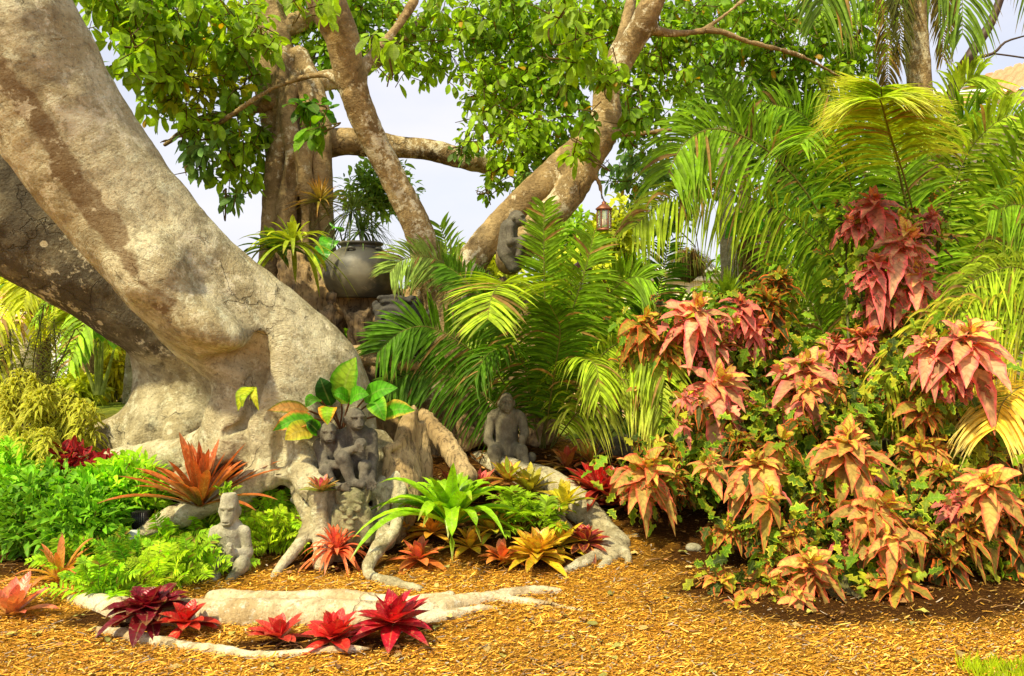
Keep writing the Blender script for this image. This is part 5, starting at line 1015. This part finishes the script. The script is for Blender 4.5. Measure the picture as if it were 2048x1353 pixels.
copperleaf('spreading copperleaf shrub with dusty pink clusters left of the tallest one', (1520, 1060), [(1398, 625, 5.9, 72, 'pink'), (1290, 645, 6.0, 52, 'copper'), (1330, 690, 6.0, 40, 'copper'), (1482, 615, 6.0, 52, 'red'), (1545, 608, 6.1, 60, 'dark'), (1440, 690, 6.0, 44, 'pink'), (1520, 660, 6.0, 48, 'red'), (1560, 560, 6.3, 46, 'dark'), (1450, 775, 5.7, 86, 'pink'), (1612, 745, 5.6, 82, 'pink'), (1380, 800, 5.9, 40, 'copper'), (1545, 850, 5.8, 46, 'dark'), (1600, 860, 5.9, 40, 'dark')], 502, 55,
  [(1480, 720, 6.3, 180, 90, 420), (1500, 860, 5.8, 170, 80, 420), (1660, 820, 5.6, 110, 70, 300), (1800, 790, 5.7, 90, 80, 240), (1330, 720, 6.4, 80, 50, 120)])
copperleaf('copperleaf shrub with large pale pink clusters under the golden palm', (1990, 1100), [(1945, 680, 5.0, 88, 'pink'), (1862, 690, 5.1, 56, 'pink'), (1905, 735, 5.1, 60, 'red'), (1842, 900, 5.2, 58, 'copper'), (1975, 975, 4.7, 74, 'gold'), (1925, 1000, 4.8, 50, 'red'), (2050, 1010, 4.8, 50, 'dark'), (1900, 1120, 4.7, 58, 'dark'), (2035, 1080, 4.8, 50, 'dark'), (1945, 1060, 4.7, 50, 'copper'), (1900, 950, 5, 46, 'copper'), (2010, 1150, 4.8, 46, 'dark'), (2040, 1200, 4.8, 40, 'dark')], 503, 60,
  [(1930, 860, 5.5, 130, 90, 300), (1960, 1040, 5.3, 130, 100, 420), (1960, 1140, 5.1, 130, 60, 300)])
copperleaf('low copperleaf shrub with big olive and pink clusters at the front of the mulch', (1680, 1190), [(1702, 895, 4.9, 84, 'gold'), (1512, 935, 5.0, 68, 'gold'), (1782, 1025, 4.6, 88, 'gold'), (1625, 1140, 4.5, 78, 'gold'), (1790, 1170, 4.5, 66, 'copper'), (1452, 1165, 4.6, 46, 'copper'), (1590, 1070, 4.7, 36, 'copper'), (1562, 1225, 4.4, 28, 'dark'), (1650, 990, 5.0, 46, 'dark'), (1560, 1120, 4.7, 26, 'dark'), (1850, 1060, 4.7, 44, 'copper'), (1700, 1080, 4.8, 42, 'red'), (1530, 1050, 4.9, 26, 'dark'), (1490, 880, 5.3, 40, 'dark')], 504, 60,
  [(1640, 980, 5.3, 150, 70, 420), (1690, 1090, 5.0, 130, 60, 340), (1560, 1180, 4.8, 60, 34, 90), (1480, 1200, 4.7, 40, 24, 50)])
copperleaf('small copperleaf plant with one orange edged cluster beside the dark red bromeliad', (1330, 1010), [(1306, 945, 5.3, 76, 'gold'), (1375, 960, 5.6, 30, 'dark'), (1340, 900, 5.8, 34, 'dark')], 505, 90, [(1370, 900, 6.2, 80, 40, 180), (1390, 960, 6.0, 60, 34, 120)])
copperleaf('single low copperleaf sprig with one small cluster over the bare mulch', (1475, 1105), [(1458, 1055, 5.0, 36, 'copper'), (1478, 1040, 5.1, 20, 'red')], 506, 26)

# ================================================================ FERNS AND LEAFY CLUMPS
def fern(name, label, px, py, n, ln, col, seed, pl=.075, group='ferns around the kneeling monkey', cat='fern', e=(88, 30), w=.0085, m=14, base=None):
    r = np.random.default_rng(seed); b = G(px, py) if base is None else np.asarray(base, float); g = Geo()
    for k in range(n):
        az = k*2.4+r.random(); el = math.radians(e[0]+(e[1]-e[0])*k/max(n-1, 1)+r.normal()*6)
        d = np.array([math.cos(el)*math.cos(az), math.cos(el)*math.sin(az), math.sin(el)]); L_ = ln*(.7+.45*r.random())
        pa = arcs((b+[r.normal()*.03, r.normal()*.03, 0])[None], d[None], [L_], [.3], 9)[0]
        frond_geo(g, pa, pl*(.8+.5*r.random())*min(1, ln/.3+.2), m=m, w=w, col=np.asarray(col)*(.65+.6*r.random()), col2=lin(190, 215, 40, .9), droop=.25, r=r, rr=.003, n=4, vup=.15, spread=1., start=.08, up=nrm(np.array([0, -.6, 1])+r.normal(size=3)*.3))
    o = g.build(name, M_PALM, None, loc=b); return tag(o, label, cat, group)
FG = lin(150, 210, 28, 1.08); FY = lin(190, 226, 36, 1.08); FD = lin(105, 178, 28, 1.)
fl = [(205, 1200, 12, .34, FG, 'yellow green fern at the front left of the fern bed beside the thick surface root'), (150, 1150, 12, .34, FG, 'fern behind the drooping yellow bromeliad leaf on the far left'), (262, 1165, 14, .40, FD, 'tall fern with dark fronds left of the grey marker plate'), (330, 1180, 14, .34, FY, 'bright yellow green fern just behind the big dark red bromeliad'),
      (385, 1165, 14, .38, FG, 'fern touching the left side of the kneeling stone monkey'), (425, 1150, 8, .24, FG, 'small fern at the left foot of the kneeling monkey'), (330, 1120, 14, .40, FG, 'tall upright fern behind the spotlight'), (240, 1110, 12, .36, FD, 'darker fern at the back of the fern bed'), (400, 1090, 12, .34, FG, 'fern behind the left shoulder of the kneeling monkey'),
      (525, 1105, 16, .36, FY, 'bright fern touching the right side of the kneeling monkey'), (570, 1095, 16, .34, FY, 'yellow green fern between the kneeling monkey and the orange bromeliad'), (485, 1065, 12, .34, FY, 'fern with yellow tips right behind the head of the kneeling monkey'), (545, 1060, 12, .34, FG, 'fern against the front of the root mound')]
for i, (px, py, n, ln, c, lb) in enumerate(fl): fern('fern', lb, px, py, int(n*1.7), ln*1.15, c, 600+i)
hb = P(452, 990, 5.1); fern('fern_sprig', 'small fern tuft growing from the flat top of the kneeling monkey head', 0, 0, 12, .13, FG, 640, pl=.03, cat='fern', base=hb, w=.006, m=10)
lc = [(40, 1075, lin(110, 185, 35), 'green leafy plant at the left edge under the yellow variegated shrub'), (120, 1085, lin(95, 175, 40), 'dense green leafy plant in front of the burgundy crotons'), (200, 1085, lin(110, 190, 35), 'deep green leafy plant in the middle of the left bed'), (255, 1065, lin(150, 210, 35), 'lime tipped leafy plant beside the long orange bromeliad leaves'), (80, 1110, lin(60, 140, 30), 'dark leafy plant low behind the pink bromeliad'), (170, 1130, lin(80, 160, 30), 'green leafy plant between the ferns and the red stemmed bromeliad'), (10, 1030, lin(130, 200, 40), 'pale green leafy plant cut by the left edge')]
def leafplant(name, label, px, py, col, seed, R=(.26, .2, .24), n=420, ll=.085, wr=.2, zc=.2, group=None, cat='plant', mat=None, col2=None, prof='lance', d=None):
    r = np.random.default_rng(seed); b = G(px, py); g = Geo(); leafcloud(g, b+[0, 0, zc], R, n, ll, wr, col, r, .35, prof, col2, upb=.6, shell=.4)
    for k in range(8): tube(g, spline([b, b+[(r.random()-.5)*R[0]*1.4, (r.random()-.5)*R[1], zc+R[2]*.5]], 4), .004, lin(100, 110, 40), 4)
    o = g.build(name, mat or M_PALM, None, loc=b); return tag(o, label, cat, group)
for i, (px, py, c, lb) in enumerate(lc): leafplant('leafy_plant', lb, px, py, c*1.2+np.array([.08, .03, 0]), 660+i, n=1000, ll=.12, wr=.13, group='green leafy plants in the left bed', R=(.3, .22, .27), zc=.24, col2=lin(170, 215, 50))
# yellow variegated shrub (whorls of narrow leaves) with tall airy stems
def whorlbush(label, px, py, d, heads, seed, R=.13, nl=26):
    r = np.random.default_rng(seed); b = P(px, py, d); b[2] = hgt(b[0], b[1]); o = thing('variegated_shrub', label, 'shrub', b, 'yellow variegated shrubs on the left'); g = Geo(); sg = Geo()
    for (hx, hy, hd) in heads:
        c = P(hx, hy, hd); k = np.arange(nl); f = k/nl; az = k*2.4; el = np.radians(80-90*f); dd = np.stack([np.cos(el)*np.cos(az), np.cos(el)*np.sin(az)-.3, np.sin(el)], 1)
        l = R*(.7+.6*r.random(nl)); cc = lin(170, 180, 40)*(.7+.6*r.random((nl, 1))); ee = lin(250, 240, 90)*(.7+.4*r.random((nl, 1)))
        ribbons(g, arcs(c-np.array([0, 0, 1])*(f*.12)[:, None], dd, l, .55+.3*r.random(nl), 6), .013*profile('lance', 6), nrm(np.array([0, -.4, 1])+r.normal(size=(nl, 3))*.3), cc, ee, fold=.3)
        tube(sg, spline([b+(r.random(3)-.5)*[.3, .3, 0], (b+c)/2+[0, .05, 0], c], 6), .006, lin(110, 105, 45), 5)
    g.build('foliage', M_SOFT, o); sg.build('stem', M_PLAIN_STEM, o)
r_ = np.random.default_rng(77)
H_ = [(r_.uniform(0, 190), r_.uniform(735, 900), r_.uniform(5.9, 6.6)) for _ in range(110)]; H_ = [h for h in H_ if h[1] > 735+abs(h[0]-50)*.5]
whorlbush('low mounded yellow and green variegated shrub in front of the pale buttress foot', 100, 1000, 6.3, H_, 701)
whorlbush('yellow variegated shrub spilling down at the left edge above the leafy greens', -10, 1050, 5.9, [(r_.uniform(-60, 120), r_.uniform(860, 990), r_.uniform(5.5, 6)) for _ in range(46)], 702)
r = np.random.default_rng(78); b = P(60, 990, 7); b[2] = hgt(b[0], b[1]); o = thing('tall_stemmed_shrub', 'tall airy shrub with thin stems and narrow leaves in front of the left house', 'shrub', b); g = Geo(); sg = Geo()
for (tx, ty) in [(20, 660), (60, 680), (78, 630), (88, 610), (108, 640), (122, 660), (40, 720), (140, 700), (10, 760), (100, 720), (150, 660), (-10, 700)]:
    e = P(tx, ty, 7+r.random()*.4); pth = spline([b+[r.normal()*.1, 0, 0], (b+e)/2+[r.normal()*.1, 0, 0], e], 40); tube(sg, pth, .005, lin(130, 130, 55), 4)
    m = 150; k = r.integers(6, 40, m); oo = pth[k]+0; dd = nrm(np.stack([r.normal(size=m), r.normal(size=m), .3+r.random(m)*.4], 1))
    ribbons(g, arcs(oo, dd, .09+.06*r.random(m), .6+0*dd[:, 0], 5), .006*profile('lance', 5), np.array([0, -.4, 1.]), lin(150, 165, 45)*(.6+.7*r.random((m, 1))), lin(210, 210, 80), fold=.3)
g.build('foliage', M_SOFT, o); sg.build('stem', M_PLAIN_STEM, o)

# ================================================================ BROMELIADS AND STRAP LEAVED PLANTS
OR = lin(205, 95, 40); ORG = lin(150, 130, 40); RD = lin(190, 25, 35); DR = lin(120, 20, 30); PK = lin(250, 120, 110); LIME = lin(150, 215, 25); YL = lin(235, 200, 40); GN = lin(110, 150, 35)
def at_(px, py, d): b = P(px, py, d); return b
rosette('bromeliad', 'large bromeliad with long upright orange brown strap leaves on the root mound', 'bromeliad', at_(402, 1015, 5.28), 36, .68, .032, lin(175, 105, 50), lin(120, 112, 45), 84, 22, .22, lin(225, 110, 55), seed=1, edge=lin(215, 105, 50))
rosette('bromeliad', 'spidery bromeliad with long yellow and orange drooping leaves in the far left bed', 'bromeliad', G(120, 1165), 18, .52, .022, lin(215, 160, 50), lin(225, 175, 40), 78, 18, .45, lin(230, 120, 80), seed=2, edge=lin(235, 150, 90))
rosette('bromeliad', 'pale pink and green bromeliad cut by the left edge of the picture', 'bromeliad', G(25, 1235), 16, .30, .028, lin(240, 150, 110), lin(215, 165, 80), 75, 25, .2, lin(235, 110, 100), seed=3)
rosette('bromeliad', 'upright bromeliad with red tipped leaves behind the ferns on the left', 'bromeliad', G(190, 1110), 10, .42, .020, lin(190, 130, 60), lin(160, 150, 50), 85, 45, .15, lin(215, 60, 60), seed=4)
for k, (px, py, lb) in enumerate([(145, 935, 'tallest burgundy croton above the green leafy plants'), (215, 940, 'burgundy croton nearest the pale root on the left'), (180, 965, 'low burgundy croton between its two taller neighbours')]):
    r = np.random.default_rng(90+k); b = at_(px, py+45, 5.65); g = Geo(); leafcloud(g, b+[0, 0, .14+.05*(k == 0)], (.13, .1, .14), 130, .085, .24, lin(150, 22, 40), r, .2, 'oval', lin(190, 45, 50), upb=.5)
    tube(g, spline([b-[0, 0, .25], b+[0, 0, .12]], 4), .008, lin(90, 50, 40)); tag(g.build('croton', M_SOFT, None, loc=b), lb, 'plant', 'burgundy crotons')
rosette('bromeliad', 'small pink hearted bromeliad with green outer leaves below the paired apes', 'bromeliad', at_(643, 985, 5.2), 20, .17, .017, lin(250, 95, 120), lin(130, 165, 40), 78, 15, .15, None, seed=6, inner=.5, edge=lin(150, 175, 50))
rosette('bromeliad', 'spiky coral orange bromeliad in front of the guardian head', 'bromeliad', G(672, 1132)+[0, 0, .07], 60, .34, .0125, lin(250, 125, 110), lin(240, 120, 60), 82, 22, .62, lin(250, 130, 70), seed=7, inner=.7)
rosette('bromeliad', 'large glossy dark wine red bromeliad with broad layered leaves on the thick surface root', 'bromeliad', G(298, 1262)+[0, 0, .10], 34, .27, .042, lin(205, 45, 80), DR, 75, 2, .28, lin(95, 15, 25), seed=8, inner=.35, prof='oval', wave=.1)
rosette('bromeliad', 'smaller bright red bromeliad touching the right side of the wine red one', 'bromeliad', G(372, 1272)+[0, 0, .05], 18, .20, .028, lin(225, 40, 45), lin(190, 40, 35), 70, 5, .25, lin(205, 60, 45), seed=9, inner=.5, prof='oval')
rosette('bromeliad', 'leftmost of the three red bromeliads before the thin surface root', 'bromeliad', G(560, 1288)+[0, 0, .02], 14, .19, .024, lin(215, 50, 50), lin(195, 60, 50), 65, 12, .15, lin(225, 75, 60), seed=10, inner=.6, prof='oval')
rosette('bromeliad', 'middle red bromeliad of the three, with shiny upturned leaves', 'bromeliad', G(668, 1292)+[0, 0, .02], 22, .21, .030, lin(235, 45, 55), lin(205, 55, 40), 75, 10, .18, lin(225, 60, 60), seed=11, inner=.6, prof='oval')
rosette('bromeliad', 'tallest red bromeliad of the three, with pointed scarlet leaves at the right end', 'bromeliad', G(786, 1278)+[0, 0, .06], 28, .27, .036, lin(235, 50, 60), lin(200, 35, 45), 78, -5, .15, lin(175, 30, 60), seed=12, inner=.55, prof='ovate', edge=lin(160, 25, 40))
rosette('crinum_lily', 'big bright lime green lily with long arching strap leaves in the middle of the bed', 'lily', at_(903, 1052, 5.25), 34, 1.02, .050, lin(165, 215, 30), lin(150, 208, 28), 78, 36, .68, None, seed=13, inner=.45, prof='blade', fold=.45)
fr = [(1075, 1125, 40, .25, .026, lin(240, 200, 60), lin(225, 200, 35), 'spreading golden yellow bromeliad clump in front of the right root', 14, .03), (1005, 1130, 14, .17, .022, lin(235, 120, 70), lin(230, 145, 60), 'reddish orange bromeliad at the left side of the golden clump', 15, .02), (1120, 1105, 22, .22, .024, lin(235, 210, 50), lin(200, 195, 40), 'yellow green bromeliad at the right side of the golden clump', 16, .03),
      (837, 1130, 16, .19, .022, lin(245, 110, 90), lin(235, 140, 60), 'coral bromeliad on bare mulch right of the curling root', 17, .02), (865, 1085, 18, .20, .022, lin(240, 160, 50), lin(225, 175, 50), 'orange bromeliad just under the lily leaves', 18, .05), (805, 1085, 14, .17, .020, lin(235, 160, 60), lin(200, 190, 50), 'small yellow bromeliad left of the lily', 19, .05),
      (985, 1090, 22, .23, .024, lin(230, 185, 50), lin(170, 190, 40), 'yellow bromeliad between the lily and the small palms', 20, .07), (940, 1110, 16, .19, .022, lin(235, 190, 45), lin(210, 190, 40), 'yellow bromeliad beneath the right side of the lily', 21, .04), (1168, 1105, 20, .19, .024, lin(185, 25, 60), lin(110, 60, 45), 'small wine red bromeliad in the crook of the clawed root', 22, .04)]
for (px, py, n, ln, wd, a, b_, lb, sd_, up_) in fr: rosette('bromeliad', lb, 'bromeliad', G(px, py)+[0, 0, up_], n, ln*1.22, wd*1.2, a, b_, 76, 5, .25, None, seed=sd_, inner=.55, prof='oval', edge=lin(235, 150, 60), group='small bromeliads in the middle bed')
fr = [(905, 980, 5.9, 16, .26, .026, lin(215, 90, 80), GN, 'green bromeliad with reddish tips behind the lily', 31), (962, 985, 6.0, 14, .27, .026, lin(225, 90, 100), lin(150, 165, 40), 'bromeliad with one pink leaf left of the seated ape feet', 32), (1015, 965, 5.9, 16, .27, .026, lin(190, 215, 60), lin(215, 150, 60), 'yellow and pink tipped bromeliad right in front of the seated ape', 33),
      (1060, 985, 5.8, 16, .30, .028, lin(185, 180, 50), lin(170, 150, 45), 'broad olive bromeliad in front of the small palms', 34), (1232, 1012, 5.85, 28, .40, .028, lin(205, 30, 50), lin(110, 60, 35), 'dark red bromeliad with crimson centre beyond the right root', 35), (1275, 985, 6.0, 26, .38, .026, lin(140, 150, 50), lin(75, 85, 30), 'dark green bromeliad with reddish leaves before the reclining figure', 36),
      (1195, 985, 5.95, 26, .38, .026, lin(225, 35, 50), lin(160, 50, 40), 'crimson bromeliad standing just behind the bend of the right root', 41), (1130, 1012, 5.55, 16, .24, .026, lin(225, 205, 50), lin(185, 190, 45), 'yellow green bromeliad leaning against the front of the right root', 42),
      (1255, 1030, 5.9, 16, .26, .024, lin(190, 60, 40), lin(140, 110, 35), 'low bronze bromeliad at the foot of the dark red one', 37), (1135, 940, 6.35, 16, .32, .022, lin(185, 70, 50), lin(150, 130, 40), 'thin leaved orange bromeliad at the top of the right root', 38), (1180, 930, 6.4, 20, .30, .024, lin(150, 150, 50), lin(160, 70, 40), 'mottled bromeliad close under the drooping palm fronds', 39), (1290, 1010, 5.9, 14, .24, .022, lin(120, 140, 40), lin(90, 100, 30), 'dark low bromeliad half under the orange edged copperleaf', 40)]
for (px, py, d, n, ln, wd, a, b_, lb, sd_) in fr: rosette('bromeliad', lb, 'bromeliad', at_(px, py, d), n, ln, wd, a, b_, 80, 12, .22, None, seed=sd_, inner=.65, prof='strap', edge=lin(205, 90, 60) if sd_ % 2 else None, group='tall bromeliads behind the lily')
# small parlour palms
for k, (px, py, d, lb) in enumerate([(1045, 1065, 5.5, 'small yellow green parlour palm right of the lily'), (1085, 1055, 5.4, 'parlour palm with upright fronds leaning over the right root'), (1030, 1035, 5.6, 'parlour palm behind the other two small ones')]):
    r = np.random.default_rng(720+k); b = at_(px, py, d); o = thing('parlour_palm', lb, 'palm', b, 'small parlour palms')
    for j in range(9):
        az = j*2.4+k; el = math.radians(75-6*j); dd = np.array([math.cos(el)*math.cos(az), math.cos(el)*math.sin(az), math.sin(el)]); g = Geo()
        frond_geo(g, arcs(b[None], dd[None], [.30+.1*r.random()], [.35], 10)[0], .13, m=11, w=.011, col=lin(165, 205, 35)*(.7+.4*r.random()), droop=.3, r=r, rr=.003, n=5, spread=.9, start=.3); g.build('frond', M_PALM, o)
# epiphytes on the centre trunk
rosette('bromeliad', 'yellow green bromeliad with long hanging strap leaves left of the dark jar', 'bromeliad', at_(585, 490, 6.35), 34, .55, .022, lin(190, 205, 45), lin(165, 190, 40), 80, -5, .62, None, seed=51, inner=.5, prof='strap')
rosette('bromeliad', 'dark green bromeliad clasping the top of the leaning trunk', 'bromeliad', at_(545, 500, 6.5), 24, .34, .028, lin(120, 165, 45), lin(75, 115, 35), 75, 0, .3, None, seed=52, inner=.5)
rosette('air_plant', 'spiky brownish air plant fixed high on the twisted trunk', 'plant', at_(640, 405, 7.1), 46, .38, .010, lin(200, 165, 70), lin(110, 125, 40), 88, -10, .3, lin(190, 130, 60), seed=53, inner=.6, prof='blade')
rosette('air_plant', 'dark wiry air plant hanging from the right side of the twisted trunk', 'plant', at_(705, 425, 7.1), 70, .55, .0075, lin(95, 120, 45), lin(60, 80, 40), 80, -35, .7, None, seed=54, inner=.5, prof='blade')
rosette('air_plant', 'wiry green air plant just above the jar rim', 'plant', at_(725, 465, 7.0), 50, .42, .008, lin(110, 150, 45), lin(75, 105, 40), 80, -10, .6, None, seed=55, inner=.5, prof='blade')
leafplant('small_leaved_shrub', 'fine leaved green shrub seen between the twisted trunk and the slender stem', 735, 700, lin(120, 165, 60), 56, R=(.55, .3, .5), n=1, ll=.06) if False else None
shrub('small_leaved_shrub', 'fine leaved green shrub seen between the twisted trunk and the slender stem', 'shrub', 745, 380, 9, 85, 75, .4, 1100, .11, .2, lin(135, 175, 65), 57, droop=.3, stems=1)
# ---- big leaved philodendrons
def bigleaves(name, label, cat, base, leaves, stemc, seed, mat=M_SOFT):
    r = np.random.default_rng(seed); o = thing(name, label, cat, base)
    for (x0, y0, x1, y1, d, wpx, c, e) in leaves:
        p = P(x0, y0, d); q = P(x1, y1, d-.12); m_ = (p+q)/2+np.array([0, -.05, .03]); g = Geo(); pa = spline([p, m_, q], 12)
        L_ = np.linalg.norm(q-p); T_ = nrm(q-p); up = nrm(np.array([.1*r.normal(), -1, .45])-T_*np.dot(T_, [0, -1, .45]))
        ribbons(g, pa[None], (PX(wpx, d)*profile('ovate', 12))[None], up, np.asarray(c)[None], np.asarray(e)[None], fold=.30, wave=.08)
        tube(g, spline([base+[r.normal()*.02, 0, 0], (base+p)/2+[0, .02, .03], p], 8), .007, stemc, 6); g.build('leaf', mat, o)
GL = lin(95, 175, 30); GDk = lin(40, 85, 25)
bigleaves('philodendron', 'broad leaved plant with pink splashed green leaves on red stalks behind the paired apes', 'plant', P(682, 870, 5.7), [
 (683, 808, 712, 715, 5.6, 30, lin(150, 190, 50), lin(95, 165, 30)), (662, 812, 640, 755, 5.65, 20, GDk, GDk), (700, 802, 738, 790, 5.5, 17, GL, GL), (728, 800, 795, 776, 5.6, 20, GL, GL), (748, 802, 770, 842, 5.5, 20, GL, lin(150, 200, 50)), (765, 830, 830, 822, 5.55, 20, GL, lin(215, 190, 70)), (660, 815, 655, 850, 5.4, 18, lin(150, 200, 40), lin(235, 170, 50)),
 (618, 822, 534, 822, 5.5, 14, lin(200, 150, 80), lin(120, 130, 40)), (628, 838, 545, 862, 5.45, 19, GL, lin(225, 150, 70)), (640, 800, 612, 815, 5.5, 13, lin(80, 130, 30), GL), (625, 862, 570, 880, 5.4, 22, lin(200, 180, 60), lin(190, 200, 50)), (640, 868, 612, 845, 5.45, 14, GDk, GL), (700, 800, 668, 790, 5.55, 14, GL, GL)], lin(120, 35, 40), 61)
bigleaves('young_fig_shoot', 'pair of yellow green leaves sprouting from the dark groove of the trunk', 'plant', P(508, 800, 5.35), [(505, 775, 476, 822, 5.3, 14, lin(190, 205, 40), lin(150, 180, 40)), (508, 775, 518, 822, 5.3, 8, lin(200, 200, 50), lin(160, 180, 40)), (500, 790, 485, 815, 5.25, 8, lin(170, 195, 40), lin(140, 170, 40))], lin(120, 120, 40), 62)
bigleaves('heart_leaved_climber', 'glossy heart leaved climber growing behind the jar on the twisted trunk', 'plant', P(690, 530, 7.15), [(668, 480, 650, 510, 7, 20, GL, GL), (680, 465, 665, 440+20, 7, 16, GL, GL), (655, 500, 640, 530, 6.95, 18, lin(70, 150, 40), GL)], lin(110, 120, 40), 63, M_BROM)
bigleaves('broad_leaved_plant', 'broad leaved green plant between the palms and the pale palm trunk', 'plant', P(1470, 600, 7.2), [(1470, 470, 1478, 500-75, 7.1, 22, GL, GL), (1480, 455, 1450, 478, 7.0, 16, GL, GL), (1500, 470, 1530, 450, 7, 14, GL, GL), (1190, 520, 1235, 500, 7, 14, GL, GL)][:3], lin(110, 120, 40), 64)
rosette('bird_nest_fern', 'upright strap leaved fern in front of the pale palm trunk base', 'fern', at_(1455, 600, 6.8), 22, .38, .022, lin(175, 200, 50), lin(140, 185, 40), 88, 30, .2, None, seed=65, inner=.7, prof='blade')
# leaf litter under the palms
n = 700; r = np.random.default_rng(66); x = r.uniform(-.6, 2.4, n); y = r.uniform(5.9, 7.6, n); z = hgt(x, y)+.012+r.random(n)*.03; az = r.random(n)*6.3
g = Geo(); ribbons(g, arcs(np.stack([x, y, z], 1), np.stack([np.cos(az), np.sin(az), .2*r.normal(size=n)], 1), .07+.14*r.random(n), -.1*r.random(n), 5), .010*profile('lance', 5), nrm(np.stack([r.normal(size=n)*.5, r.normal(size=n)*.5, 1+0*x], 1)), lin(185, 125, 55)*(.25+.9*r.random((n, 1))))
tag(g.build('leaf_litter', M_BACK), 'dry brown frond litter on the mound under the feather palms', 'leaf litter', kind='stuff')
